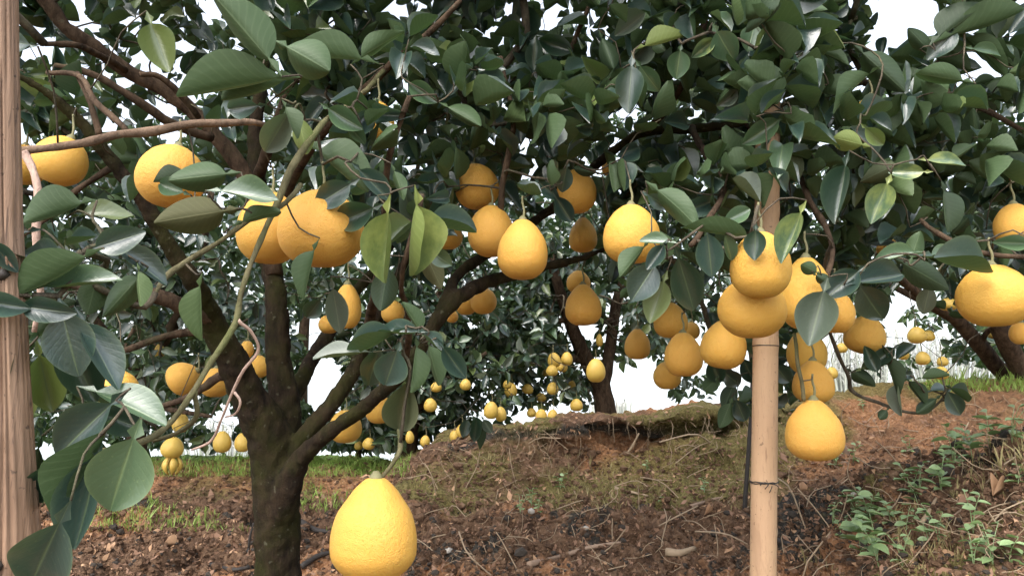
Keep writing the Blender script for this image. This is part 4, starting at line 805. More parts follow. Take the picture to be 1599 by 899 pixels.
# ------------------------------------------------------------------ trees behind
BT = [ # key, label, base px,py,depth, limbs [(px,py,depth,hw)...], crown px,py,depth, rx,ry,rz, tufts, leaf size
 ('fork', 'pomelo tree with forked brown trunk standing on top of the bank',
  [[(952, 665, 6.4, 20), (945, 640, 6.4, 17), (938, 600, 6.4, 15), (915, 560, 6.3, 12), (893, 510, 6.2, 10), (870, 440, 6.1, 8), (850, 360, 6.1, 5)], [(938, 615, 6.4, 11), (948, 570, 6.5, 10), (956, 520, 6.6, 9), (966, 460, 6.6, 8), (1000, 380, 6.6, 5)], [(915, 560, 6.3, 7), (850, 560, 6.2, 5), (780, 560, 6.1, 4), (720, 545, 6.0, 3)], [(956, 500, 6.6, 6), (920, 502, 6.3, 5), (800, 500, 6.0, 4), (740, 520, 5.9, 3)]],
  (860, 480, 6.3), (1.5, 1.1, 1.12), 900, .10),
 ('mid', 'low dense pomelo tree behind the left end of the bank between trunk and big pomelo',
  [[(640, 745, 5.6, 15), (640, 680, 5.6, 13), (660, 600, 5.6, 10), (680, 500, 5.7, 7), (690, 400, 5.8, 4)], [(640, 680, 5.6, 8), (590, 620, 5.7, 6), (560, 560, 5.8, 4)], [(655, 620, 5.6, 7), (720, 580, 5.5, 5), (760, 550, 5.5, 3)]],
  (650, 575, 5.7), (0.85, 0.6, 0.74), 520, .095),
 ('left', 'loose pomelo tree seen behind the left limbs with pale light breaking through',
  [[(215, 745, 5.4, 16), (215, 650, 5.4, 14), (240, 560, 5.4, 11), (300, 450, 5.4, 8), (330, 300, 5.4, 5)], [(230, 600, 5.4, 8), (150, 500, 5.3, 6), (80, 400, 5.2, 4)], [(240, 580, 5.4, 7), (330, 600, 5.0, 4), (380, 640, 4.8, 3)], [(225, 630, 5.4, 6), (270, 640, 4.8, 4), (330, 650, 4.6, 3)]],
  (235, 440, 5.4), (1.7, 1.2, 1.12), 640, .10),
 ('right', 'pomelo tree leaning in from the right with two bare slanting limbs above the bank',
  [[(1640, 640, 5.2, 20), (1570, 585, 5.1, 13), (1530, 540, 5.0, 12), (1495, 500, 4.9, 10), (1455, 475, 4.8, 9), (1400, 430, 4.7, 6), (1350, 380, 4.6, 4)], [(1520, 530, 5.0, 9), (1480, 490, 5.1, 8), (1440, 470, 5.2, 6), (1380, 440, 5.3, 4)], [(1625, 640, 5.0, 18), (1590, 570, 4.9, 16), (1560, 510, 4.8, 14), (1530, 440, 4.8, 10), (1500, 340, 4.8, 6)], [(1530, 545, 5.0, 5), (1545, 515, 4.9, 4), (1600, 490, 4.8, 4)]],
  (1560, 330, 5.0), (1.15, 1.0, 0.66), 420, .10),
 ('back', 'dense dark pomelo tree far behind the bamboo pole', [[(1180, 660, 8.6, 12), (1180, 560, 8.6, 10), (1150, 450, 8.6, 7), (1120, 330, 8.6, 4)], [(1180, 580, 8.6, 7), (1260, 480, 8.6, 5), (1330, 380, 8.6, 3)]],
  (1180, 320, 8.6), (2.5, 1.3, 1.75), 640, .115),
 ('backleft', 'dark pomelo tree far behind the upright limb of the trunk', [[(470, 735, 8.8, 12), (470, 600, 8.8, 10), (480, 450, 8.8, 7), (500, 300, 8.8, 4)]],
  (470, 300, 8.8), (2.2, 1.3, 1.9), 560, .115),
 ('backright', 'dark pomelo tree at the far right beyond the slanting limbs', [[(1700, 640, 7.2, 12), (1690, 560, 7.2, 10), (1660, 420, 7.2, 6)]],
  (1610, 500, 7.2), (1.0, 1.0, 0.62), 320, .11),
 ('lowleft', 'dark pomelo tree at the far left edge of the lawn behind the glossy foreground leaves', [[(150, 745, 7.4, 10), (150, 650, 7.4, 9), (190, 560, 7.4, 6), (230, 470, 7.4, 4)], [(150, 660, 7.4, 6), (60, 560, 7.4, 4)]],
  (250, 596, 7.4), (2.1, 1.0, 0.98), 700, .105),
 ('hedge', 'low dark clipped pomelo bush on the grass behind the fork of the trunk', [[(560, 735, 6.6, 6), (560, 710, 6.6, 5), (562, 690, 6.6, 3)]],
  (568, 680, 6.6), (0.55, 0.4, 0.26), 170, .085),
]
TREES = {}; BTM = {}
for key, label, limbs, cpt, rad_, ntuft, lsz in BT:
    t_ = Tree(); mb = MB(); base = P(*limbs[0][0][:3]); gz = drop(base[0], base[1]) - 0.03
    root = empty('bush' if key == 'hedge' else 'pomelo_tree', (base[0], base[1], gz), label, 'bush' if key == 'hedge' else 'tree', None if key == 'hedge' else 'pomelo trees behind the bank')
    for li, sp in enumerate(limbs):
        pth, r = limb_pts(sp, 3 * len(sp) + 2)
        if li == 0: pth = np.vstack([[base[0], base[1], gz], pth]) if base[2] > gz + .02 else pth; r = np.concatenate([[r[0] * 1.3], r]) if len(pth) > len(r) else r
        mb.tube(pth, r, 9, lump=0.05); t_.limb(pth, r)
    tr_ = mb.build('trunk', M['bark'], root); tr_.matrix_parent_inverse = Matrix.Translation(-root.location)
    c = P(*cpt); tips = []
    while len(tips) < ntuft:
        v = rng.standard_normal(3); v /= (np.abs(v) ** 3.2).sum() ** (1 / 3.2); rr = random.random() ** 0.45
        rr *= 0.85 + 0.3 * vnoise(np.array([v * 2.2 + len(key)]))[0] + 0.1
        p = c + v * rr * np.array(rad_)
        if p[2] < drop(p[0], p[1]) + 0.12: continue
        qx, qy, qd = proj(p)
        if in_holes(np.array([qx]), np.array([qy]), 1.1)[0]: continue
        tips.append(p)
    tips = np.array(tips); fh = [P(f[0], f[1] - f[3] * .5, f[4]) + np.array([0, 0, .05]) for f in FAR if f[5] == key]
    t_.grow(np.vstack([tips] + ([np.array(fh)] if fh else [])), step=0.2)
    bg_ = LeafBag(); ou = (tips - c) / np.array(rad_); ou = ou / (np.linalg.norm(ou, axis=1)[:, None] + 1e-6) * 0.7
    ax = ou + rng.standard_normal(tips.shape) * 0.5; ax /= np.linalg.norm(ax, axis=1)[:, None]
    rosettes(bg_, tips, ax, ou, lsz, (6, 9))
    B, Y, Nn, L_, W = bg_.arrays(); yc = B + Y / np.linalg.norm(Y, axis=1)[:, None] * (L_ * 0.5)[:, None]; qx, qy, qd = proj(yc)
    kp = ~in_holes(qx, qy, 1.0)
    for f in FAR:
        if abs(f[4] - cpt[2]) < 3: kp &= ~((((qx - f[0]) / (f[2] * .5 + 3)) ** 2 + ((qy - f[1]) / (f[3] * .5 + 3)) ** 2 < 1) & (qd < f[4] + 0.1))
    if key in ('fork', 'right'):        # the bare forks and slanting limbs stay clear of leaves
        for sp in (limbs[0], limbs[1], limbs[2] if key == 'right' else limbs[1]):
            for (x0, y0, d0, h0), (x1, y1, d1, h1) in zip(sp, sp[1:]):
                if y1 < 440: continue
                ux, uy = x1 - x0, y1 - y0; LL = math.hypot(ux, uy); ux /= LL; uy /= LL
                q1 = (qx - x0) * ux + (qy - y0) * uy; q2 = np.abs(-(qx - x0) * uy + (qy - y0) * ux)
                kp &= ~((q1 > -4) & (q1 < LL + 4) & (q2 < h0 + 9) & (qd < d0 + .1) & (rng.random(len(qx)) < 0.93))
    BTM[key] = lmat(*(a[kp] for a in (B, Y, Nn, L_, W))); TREES[key] = root
    mb = MB(); t_.twigs(mb, base=0.0022, sides=4, rmax=0.02); o = mb.build('twigs', M['twig'], root); o['kind'] = 'stuff'; o.matrix_parent_inverse = Matrix.Translation(-root.location)

# ------------------------------------------------------------------ which leaves show largest in the photograph: those become parts
quad = np.array([[0, 0, 0], [0.42, .5, 0], [0, 1, 0], [-0.42, .5, 0]])
allM = [MAINM, np.array([h[0] for h in hand])] + [BTM[b[0]] for b in BT]; own = np.concatenate([np.full(len(m), k) for k, m in enumerate(allM)])
AM = np.concatenate(allM); QV = np.einsum('mij,vj->mvi', AM[:, :3, :3], quad) + AM[:, None, :3, 3]
nq = len(AM)
pv = [tuple(v) for v in QV.reshape(-1, 3).tolist()]; pf = [(4 * k, 4 * k + 1, 4 * k + 2, 4 * k + 3) for k in range(nq)]
LB_ = BVHTree.FromPolygons(pv, pf)
sx_, sy_, sd_ = proj(QV); a1 = sx_[:, 2] - sx_[:, 0]; b1 = sy_[:, 2] - sy_[:, 0]; a2 = sx_[:, 1] - sx_[:, 3]; b2 = sy_[:, 1] - sy_[:, 3]
area = np.abs(a1 * b2 - a2 * b1) / 2; ext = np.maximum(np.hypot(a1, b1), np.hypot(a2, b2))
sample = [np.array([0, .5, 0]), np.array([0, .15, 0]), np.array([0, .85, 0]), np.array([.25, .5, 0]), np.array([-.25, .5, 0])]
vis = np.zeros(nq); camv = Vector(CAM)
inframe = (sx_.mean(1) > -20) & (sx_.mean(1) < 1620) & (sy_.mean(1) > -20) & (sy_.mean(1) < 920) & (sd_.min(1) > 0.2)
pts = [np.einsum('mij,j->mi', AM[:, :3, :3], s) + AM[:, :3, 3] for s in sample]
for k in np.where(inframe & (ext > 9))[0]:
    for q in pts:
        h = LB_.ray_cast(camv, (Vector(q[k]) - camv).normalized(), 60)
        if h[2] is not None and h[2] == k: vis[k] += 0.2
score = vis * area
def split(k, limit):
    ids = np.where((own == k) & (score > 25))[0]; ids = ids[np.argsort(-score[ids])][:limit]
    m = np.zeros(nq, bool); m[ids] = True; return m
# the hand-set leaves are all parts; the fill supplies the rest of the 300
for (M4, mn, bp, d) in hand: put_leaf(M4, 'hi', random.randrange(NVAR), mn, tree)
pm = split(0, 300 - len(hand)); rest = (own == 0) & ~pm
for k in np.where(pm)[0]: put_leaf(AM[k], 'hi' if area[k] > 1200 else 'md', random.randrange(NVAR), random.choices(['leaf', 'leaf_dark', 'leaf_light', 'leaf_yellow', 'leaf_grey'], [64, 14, 13, 4, 5])[0], tree)
o = leaf_mass('foliage', AM[rest], rng.integers(0, NVAR, rest.sum()), VAR_MD, M['leaf_stuff'], tree); o.matrix_parent_inverse = Matrix.Translation(-tree.location)
for bi, b in enumerate(BT):
    root = TREES[b[0]]; pm = split(bi + 2, 300) & (ext > 10) & (vis > 0.5); rest = (own == bi + 2) & ~pm
    for k in np.where(pm)[0]: put_leaf(AM[k], 'lo', random.randrange(NVAR), random.choices(['leaf', 'leaf_light', 'leaf_grey'], [6, 3, 1])[0], root)  # paler leaves mixed in as painted light specks on the far crowns
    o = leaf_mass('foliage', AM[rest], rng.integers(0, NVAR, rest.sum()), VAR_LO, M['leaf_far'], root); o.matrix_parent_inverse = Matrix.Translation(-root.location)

# ------------------------------------------------------------------ fruit
def fruit_mesh(neck, seed, nu=36, nv=30, name='fruit', mt='fruit'):
    """lathe of radius 0.5, height 1, origin at the top of the neck, hanging down"""
    r2 = np.random.default_rng(seed); V = []; 
    ph = r2.uniform(0, 6.28, 4)
    tt = np.array([0, .012, .04, .13, .21, .36, .53, .66, .79, .91, .975, 1.0]); pear = np.array([0.0, .13, .26, .48, .62, .86, .975, 1.0, .955, .74, .43, 0.0])
    ball = np.sqrt(np.clip(1 - (2 * tt - 1) ** 2, 0, 1)); ball[1] *= .9; mixv = min(1, neck / 0.9); prof_ = catmull(np.stack([tt, pear * mixv + ball * (1 - mixv)], -1), nv + 1)
    for i in range(nv + 1):
        z = 1 - 2 * prof_[i][0]; r = max(0.0, prof_[i][1])
        pass
        dim = 0.07 * math.exp(-(r / 0.14) ** 2) if z > 0 else -0.05 * math.exp(-(r / 0.2) ** 2)
        for k in range(nu):
            th = 2 * math.pi * k / nu
            q = 1 + 0.018 * math.sin(2 * th + ph[0]) + 0.012 * math.sin(3 * th + ph[1] + 2 * z) + 0.02 * neck * math.sin(5 * th + ph[2]) * max(0, z)
            V.append((0.5 * r * q * math.cos(th), 0.5 * r * q * math.sin(th), 0.5 * (z - dim) - 0.5))
    V = np.array(V); i = np.arange(nv)[:, None]; j = np.arange(nu)[None]; jn = (j + 1) % nu
    F = np.stack([i * nu + j, (i + 1) * nu + j, (i + 1) * nu + jn, i * nu + jn], -1).reshape(-1, 4)
    return npmesh(name, V, F, M[mt])
FM = {nk: [fruit_mesh(nk, s + int(nk * 10)) for s in range(3)] for nk in (0.2, 0.3, 0.4, 0.5, 0.6, 0.7, 0.8, 0.9)}
FMF = [fruit_mesh(0.5, s, 16, 14, mt='fruit_far') for s in range(4)]
cal = MB(); cal.tube([[0, 0, -0.012], [0, 0, 0.004], [0, 0, .012]], [0.016, 0.011, 0.0045], 8)
calyx = cal.data('calyx', M['stalk'])
st = MB(); st.tube(catmull([[0, 0, -0.01], [0.004, 0, .02], [0.0, 0.003, .04], [0, 0, .058]], 8), np.linspace(.0032, .0024, 8), 6); stalk = st.data('stalk', M['stalk'])
def pomelo(px, py, wd, ht, d, tilt, mesh, label, group, far=False):
    top = P(px + math.sin(R(tilt)) * ht * .5, py - math.cos(R(tilt)) * ht * 0.5, d)
    root = empty('pomelo', top, label, 'pomelo', group)
    root.rotation_euler = (random.uniform(-.06, .06), R(tilt), 0)
    f = link('fruit', mesh, root); f.scale = (wd * d / FPX, wd * d / FPX, ht * d / FPX); f.rotation_euler.z = random.uniform(0, 6.28)
    if not far:
        c = link('calyx', calyx, root); c.location.z = -0.004
    if 'long stalk' in label and not far: return root      # its long stalk is the drooping branch
    s = link('stalk', stalk, root); s.rotation_euler = (0, -R(tilt), 0)
    return root
for px, py, wd, ht, d, tilt, nk, label in NEAR:
    pomelo(px, py, wd, ht, d, tilt, random.choice(FM[nk]), label, 'ripe pomelos hanging from the near tree')
SHARED = {'fork': 'small distant yellow pomelo among the leaves of the forked tree on the bank', 'mid': 'small distant yellow pomelo in the low dense tree right of the trunk', 'left': 'small distant pomelo in the loose tree left of the trunk', 'right': 'small distant pomelo under the tree with slanting limbs at the right'}
for px, py, wd, ht, d, key, label in FAR:
    pomelo(px, py, wd, ht, d, random.uniform(-8, 8), random.choice(FMF), label or SHARED[key], 'small pomelos in the trees behind (%s)' % {'fork': 'forked tree', 'mid': 'low dense tree', 'left': 'left tree', 'right': 'right tree'}[key], True)
# the split fruit under the left hanging one
root = empty('split_pomelo', P(270, 711, 4.4), 'split open yellow pomelo with peeled back rind and dark gaps, low left of the trunk', 'pomelo')
for k in range(6):
    a = k * 1.047; b = MB(); V = []
    for i in range(7):
        u = i / 6; rr = 0.052 * math.sin(math.pi * (0.08 + 0.8 * u)) ; z = -0.105 * u
        for s in (-1, 0, 1):
            th = a + s * 0.4 * math.sin(math.pi * (0.1 + 0.85 * u)); V.append((rr * math.cos(th), rr * math.sin(th), z))
    F = [(i * 3 + j, i * 3 + j + 1, i * 3 + j + 4, i * 3 + j + 3) for i in range(6) for j in range(2)]
    b.add(V, F); o = b.build('rind_segment', M['fruit_far'], root); sm_ = o.modifiers.new('thick', 'SOLIDIFY'); sm_.thickness = 0.008

# ------------------------------------------------------------------ post, bamboo pole, stake
def post():
    top = P(-4, -40, 0.98); bot = P(10, 1000, 1.0)
    bot_dir = bot - top; g = drop(bot[0], bot[1]); k = (top[2] - (g - 0.1)) / (top[2] - bot[2]); end = top + bot_dir * k
    root = empty('wooden_post', (end[0], end[1], g), 'thick weathered cracked wooden post leaning at the left edge', 'post')
    n = 160; path = np.linspace(end, top + (top - bot) * 0.25, n); r = np.linspace(0.056, 0.0255, n)
    px, py, _ = proj(path); r = np.interp(py, [-400, 0, 340, 560, 700, 850, 1000, 1500], [24, 26, 27, 34, 40, 47, 51, 60]) / FPX
    # right outline read off the photograph: x 32 at the top, 66 near the bottom
    V = []; sides = 96; r2 = np.random.default_rng(5)
    for i in range(n):
        for k in range(sides):
            a = 2 * math.pi * k / sides; q = np.array([math.cos(a) * 8, math.sin(a) * 8, i * 0.05])
            V.append(q)
    V = np.array(V); cr = fbm(V * np.array([1.2, 1.2, 1.0]), 4, 0.6); crack = np.clip(np.abs(fbm(V * np.array([0.6, 0.6, 0.25]) + 50, 3)) / 0.12, 0, 1)
    knot = np.zeros(len(V))
    for kz, ka in ((0.42, 4.6), (0.55, 5.2), (0.62, 4.2), (0.3, 4.9)):
        ii = np.repeat(np.arange(n) / n, sides); aa_ = np.tile(2 * math.pi * np.arange(sides) / sides, n); knot += np.exp(-((ii - kz) / 0.012) ** 2 - ((aa_ - ka) / 0.25) ** 2)
    rr = np.repeat(r, sides) * (1 + 0.06 * cr + 0.09 * knot) - 0.007 * (1 - crack)
    aa_ = np.tile(2 * math.pi * np.arange(sides) / sides, n); pts = np.repeat(path, sides, 0)
    VV = pts + np.stack([np.cos(aa_) * rr, np.sin(aa_) * rr, 0 * rr], -1) - np.array(root.location)
    i = np.arange(n - 1)[:, None]; j = np.arange(sides)[None]; jn = (j + 1) % sides
    F = np.stack([i * sides + j, i * sides + jn, (i + 1) * sides + jn, (i + 1) * sides + j], -1).reshape(-1, 4)
    VV = np.vstack([VV, path[-1] - np.array(root.location)]); F3 = np.array([[len(VV) - 1, (n - 1) * sides + k, (n - 1) * sides + (k + 1) % sides] for k in range(sides)])
    link('shaft', npmesh('shaft', VV, [F, F3], M['post']), root)
    for k, (zz, ang) in enumerate(((0.62, -1.5), (0.66, -0.9), (0.45, -1.2))):
        p = path[int(zz * n)]; b = MB(); d_ = np.array([math.cos(ang), math.sin(ang), 0.25]); rr_ = r[int(zz * n)]
        b.tube([p + d_ * rr_ * 0.7 - np.array(root.location), p + d_ * (rr_ + 0.004) - np.array(root.location), p + d_ * (rr_ + 0.007) - np.array(root.location)], [0.008, 0.0065, 0.003], 7, lump=0.1)
        b.build('knot', M['dark_wood'], root)
post()
def bamboo():
    bot = P(1190, 1050, 1.93); top = P(1203, -160, 2.0); g = drop(bot[0], bot[1]); k = (top[2] - (g - 0.12)) / (top[2] - bot[2]); end = top + (bot - top) * k
    root = empty('bamboo_pole', (end[0], end[1], g), 'pale dry bamboo pole propping the branches right of centre', 'pole'); o0 = np.array(root.location)
    zs = [0.0]; path = []; rad = []
    nodes_py = [1010, 757, 538, 330, 120, -60]
    n = 160
    for i in range(n):
        u = i / (n - 1); p = end + (top - end) * u; px, py, d = proj(p); r = 0.0352 - 0.006 * u
        for q in nodes_py:
            dy = (py - q) / 5.0; r += 0.0032 * math.exp(-dy * dy) - 0.0008 * math.exp(-((py - q - 9) / 6) ** 2)
        path.append(p - o0); rad.append(r)
    b = MB(); b.tube(path, rad, 28); b.build('culm', M['bamboo'], root)
    axis = (top - end) / np.linalg.norm(top - end)
    def wire(py, turns, rough, tail):
        u = min(range(n), key=lambda i: abs(proj(path[i] + o0)[1] - py)); c = path[u]; r = rad[u] + 0.0012; w_ = []
        for i in range(int(turns * 20)):
            a = i / 20 * 2 * math.pi; w_.append(c + np.array([math.cos(a) * r, math.sin(a) * r, 0.0035 * math.sin(a * 0.5) + rough * random.uniform(-1, 1) + 0.003 * i / 20]))
        b = MB(); b.tube(w_, 0.0014, 5)
        if tail:
            for k in range(5):
                s = c + np.array([random.uniform(-0.015, 0.01), -r - 0.0012, random.uniform(-.004, .006)])
                b.tube(catmull([s, s + np.array([random.uniform(-.012, .012), -.006, random.uniform(-.004, .008)]), s + np.array([random.uniform(-.02, .02), -.002, random.uniform(-.02, .008)])], 6), 0.0013, 5)
        b.build('wire_tie', M['wire'], root)
    wire(541, 1.2, 0.0002, False); wire(757, 2.2, 0.0012, True)
bamboo()
p, _ = on_ground(1160, 796); q = P(1172, 640, p[1] / math.cos(PITCH) * 0.985)
tp = p + (q - p) * 2.0
r_ = empty('stake', p, 'thin dark stake standing in the soil just behind the bamboo pole', 'stake'); b = MB(); b.tube(np.linspace([0, 0, -0.08], tp - p, 14), np.linspace(0.011, 0.009, 14), 8, lump=0.06); b.build('shaft', M['dark_wood'], r_)

# ------------------------------------------------------------------ ground cover and loose things
def bits(name, count, region, size, mt, shape='chip', kind='stuff', filt=None):
    mb = MB(); n = 0; tries = 0
    while n < count and tries < count * 6:
        tries += 1; px = random.uniform(region[0], region[1]); py = random.uniform(region[2], region[3])
        if filt and not filt(px, py): continue
        p, nn = on_ground(px, py, 12)
        if p is None: continue
        if nn[2] < 0: nn = -nn
        n += 1; s = size * random.lognormvariate(0, 0.45)
        if shape == 'chip':
            a = rng.standard_normal(3); x, y, z = frame(a, nn + rng.standard_normal(3) * 0.5); c = p + nn * s * 0.15
            mb.add([c - x * s * .45, c - y * s + z * s * .2, c + x * s * .45 + z * s * 0.1, c + y * s], [[0, 1, 2, 3]])
        elif shape == 'clod':
            ico = CL[random.randrange(len(CL))]; m = Matrix.Rotation(random.uniform(0, 6.28), 3, Vector(rng.standard_normal(3)).normalized())
            mb.add((ico[0] @ np.array(m).T) * s * np.array([1, 1, .75]) + p + np.array([0, 0, s * 0.25]), None, ico[1])
        elif shape == 'root':
            d0 = rng.standard_normal(3) * np.array([1, 0.5, 0.6]); d0 -= nn * (d0 @ nn) * 0.7; d0 /= np.linalg.norm(d0); L0 = s * 10
            c1 = p + d0 * L0 * .5 + rng.standard_normal(3) * L0 * .1 + nn * L0 * .06; c2 = p + d0 * L0 + rng.standard_normal(3) * L0 * .1
            mb.tube(catmull([p, c1, c2], 6), s * 0.14, 4, cap=False)
        elif shape == 'hang':
            L0 = s * 10; c1 = p + np.array([random.uniform(-.2, .2) * L0, -0.25 * L0, -0.3 * L0]); c2 = p + np.array([random.uniform(-.4, .4) * L0, -0.18 * L0, -L0])
            mb.tube(catmull([p, c1, c2], 6), s * 0.12, 4, cap=False)
        elif shape == 'blade':
            h = s * 6; side = rng.standard_normal(3) * np.array([1, 1, 0]); side /= np.linalg.norm(side); lean = rng.standard_normal(3) * np.array([1, 1, 0]) * h * .35
            for u in range(2):
                lean2 = lean + rng.standard_normal(3) * h * .2; mb.add([p - side * s * .3, p + side * s * .3, p + side * s * .22 + lean2 * .5 + [0, 0, h * .6], p - side * s * .22 + lean2 * .5 + [0, 0, h * .6], p + lean2 + [0, 0, h * 0.95]], [[0, 1, 2, 3]], [[3, 2, 4]])
    o = mb.build(name, M[mt], smooth=(shape not in ('chip', 'clod')))
    o['kind'] = kind; return o
def clod(seed):
    bm = bmesh.new(); bmesh.ops.create_icosphere(bm, subdivisions=1, radius=1); V = np.array([v.co for v in bm.verts]); F = np.array([[v.index for v in f.verts] for f in bm.faces]); bm.free()
    r2 = np.random.default_rng(seed); V = V * (0.75 + 0.5 * r2.random((len(V), 1))); return V, F
CL = [clod(k) for k in range(8)]
bank = lambda a, b: a
tag(bits('leaf_litter', 9000, (60, 1620, 640, 899), 0.009, 'litter'), 'reddish brown leaf litter scattered over soil and bank', 'leaf litter')
tag(bits('dead_leaf_scraps', 1500, (60, 1620, 640, 899), 0.012, 'dead'), 'pale dry leaf scraps scattered over soil and bank', 'leaf litter')
tag(bits('soil_clods', 6000, (60, 1620, 700, 899), 0.0075, 'soil', 'clod'), 'red brown soil crumbs on the dug ground', 'soil')
tag(bits('dark_clods', 700, (60, 1620, 690, 899), 0.008, 'clod_dark', 'clod', filt=lambda x, y: y > 800 or (x > 1230 and y > 1090 - 0.27 * x)), 'dark humus crumbs on the dug ground', 'soil')
tag(bits('dry_roots', 900, (600, 1620, 620, 899), 0.009, 'straw', 'root'), 'fine dry roots and stems lying on the bank', 'dry roots')
tag(bits('hanging_roots', 110, (760, 1180, 645, 700), 0.008, 'straw', 'hang'), 'fine dry roots hanging from the bank edge', 'dry roots')
tag(bits('lawn', 9000, (-60, 640, 700, 752), 0.0032, 'grass', 'blade', filt=lambda x, y: y < 745), 'bright green grass on the low terrace left of the bank', 'grass')
tag(bits('bank_grass', 900, (1420, 1640, 560, 612), 0.006, 'grass', 'blade'), 'bright green grass along the top of the right bank', 'grass')
tag(bits('bank_weeds', 1600, (100, 560, 740, 830), 0.0035, 'grass', 'blade', filt=lambda x, y: vnoise(np.array([[x / 60, y / 30, 1.]]))[0] > 0.1), 'patches of short green grass on the low left bank', 'grass')
tag(bits('moss_tufts', 1300, (760, 1620, 690, 899), 0.004, 'drygrass', 'blade', filt=lambda x, y: vnoise(np.array([[x / 90, y / 45, 4.]]))[0] > 0.0 and (y < 800 or x > 1250)), 'short dry olive grass tufts on the bank', 'grass')
# sticks
STICKS = [
 ('long thin fallen branch lying on the soil left of the bamboo pole', [(826, 884), (870, 874), (920, 858), (970, 850)], 5, 'stick'),
 ('upright broken twig on the long fallen branch', [(868, 868), (860, 850), (853, 837)], 3, 'stick'),
 ('short pale barkless stick on the dark soil near the bamboo pole', [(1040, 866), (1062, 868), (1085, 860)], 7, 'straw'),
 ('thin twig arching to the stake behind the bamboo pole', [(1080, 792), (1120, 780), (1165, 775)], 3, 'stick'),
 ('small dry stick lying in the grass in mid bank', [(960, 764), (985, 770), (1012, 776)], 3, 'straw'),
 ('straight pale stem leaning on the bank under the overhang', [(965, 728), (985, 700), (998, 676)], 2.5, 'straw'),
 ('dark branch stub lying right of the trunk foot', [(467, 815), (490, 830), (520, 834)], 5, 'dark_wood'),
 ('thick root like branch behind the big pear shaped pomelo', [(470, 888), (500, 870), (540, 862)], 5, 'dark_wood'),
 ('thin dark branch low left of the trunk', [(330, 884), (362, 892), (390, 888)], 4, 'dark_wood'),
 ('dark stick end beside the foot of the bamboo pole', [(1212, 847), (1230, 852), (1246, 857)], 5, 'dark_wood'),
 ('upright broken grey stump stick on the right bank', [(1318, 722), (1322, 706), (1318, 696)], 6, 'stick'),
 ('long pale forked root hanging down the right mound', [(1550, 842), (1572, 860), (1582, 880)], 3, 'straw'),
 ('curved pale root on the right mound', [(1438, 820), (1452, 800), (1462, 780)], 4, 'straw'),
 ('thin root across the weeds on the right mound', [(1370, 830), (1400, 824), (1425, 815)], 3, 'straw'),
 ('brown twig slanting up the right mound', [(1485, 812), (1500, 800), (1516, 788)], 3, 'stick'),
 ('dark twig sticking up at the left of the trunk', [(388, 862), (390, 840), (396, 816)], 2.5, 'dark_wood'),
]
for label, pts_, hw, mt in STICKS:
    g = [on_ground(x, y)[0] for x, y in pts_]
    if any(v is None for v in g): continue
    d = g[0][1]; path = catmull([v + np.array([0, 0, hw * d / FPX * .7]) for v in g], 10); o0 = np.array(g[0]); b = MB()
    if 'upright' in label or 'sticking' in label or 'stem leaning' in label:
        path = catmull([P(x, y, d * 1.0 / math.cos(PITCH) * 0.99) for x, y in pts_], 10); path[0] = g[0] - np.array([0, 0, .01])
    b.tube(path - o0, np.linspace(hw, hw * .55, 10) * d / FPX, 7, lump=0.1); o = b.build('stick', M[mt]); o.location = o0
    tag(o, label, 'stick', 'sticks and roots on the ground')
def curled(px, py, size, mt, label):
    p, nn = on_ground(px, py)
    if p is None: return
    V, F, UV = leaf_shape(8, 4, 0.5, 0.9, 0.06, False, 0.5, int(px)); o = link('dead_leaf', npmesh('dead_leaf', V * np.array([size * .6, size, size]), F, M[mt], True, UV)); o.location = p + np.array([0, 0, 0.012])
    o.rotation_euler = (0.3, random.uniform(-.4, .4), random.uniform(0, 6.28)); tag(o, label, 'dead leaf', 'dead leaves on the ground')
curled(1568, 768, 0.075, 'dead', 'curled tan dead leaf on the right mound near the edge')
curled(960, 642, 0.07, 'dead_orange', 'orange dead leaf on top of the bank edge'); curled(1340, 690, 0.05, 'dead', 'dull dead leaf on the clay of the right bank'); curled(1085, 860, 0.05, 'dead', 'pale dead leaf beside the short barkless stick')
curled(1250, 768, 0.05, 'dead', 'pale dead leaf on dark soil right of the bamboo pole'); curled(275, 852, .06, 'dead', 'flat pale dead leaf on the soil left of the trunk'); curled(172, 864, .05, 'dead', 'small pale dead leaf on soil by the left leaves'); curled(1112, 802, .05, 'dead', 'dead leaf left of the stake foot')
for px, py, s, label in ((830, 800, .022, 'small white stone at the foot of the bank in the centre'), (1334, 773, .014, 'tiny white pebble on the right mound'), (915, 826, .018, 'pale pebble on the red soil'), (700, 861, .02, 'grey stone on the soil right of the big pear shaped pomelo')):
    p, nn = on_ground(px, py); V, F = CL[int(px) % 8]; o = link('stone', npmesh('stone', V * s * np.array([1, 1, .7]), F, M['stone'])); o.location = p + np.array([0, 0, s * .3]); tag(o, label, 'stone', 'stones on the soil')
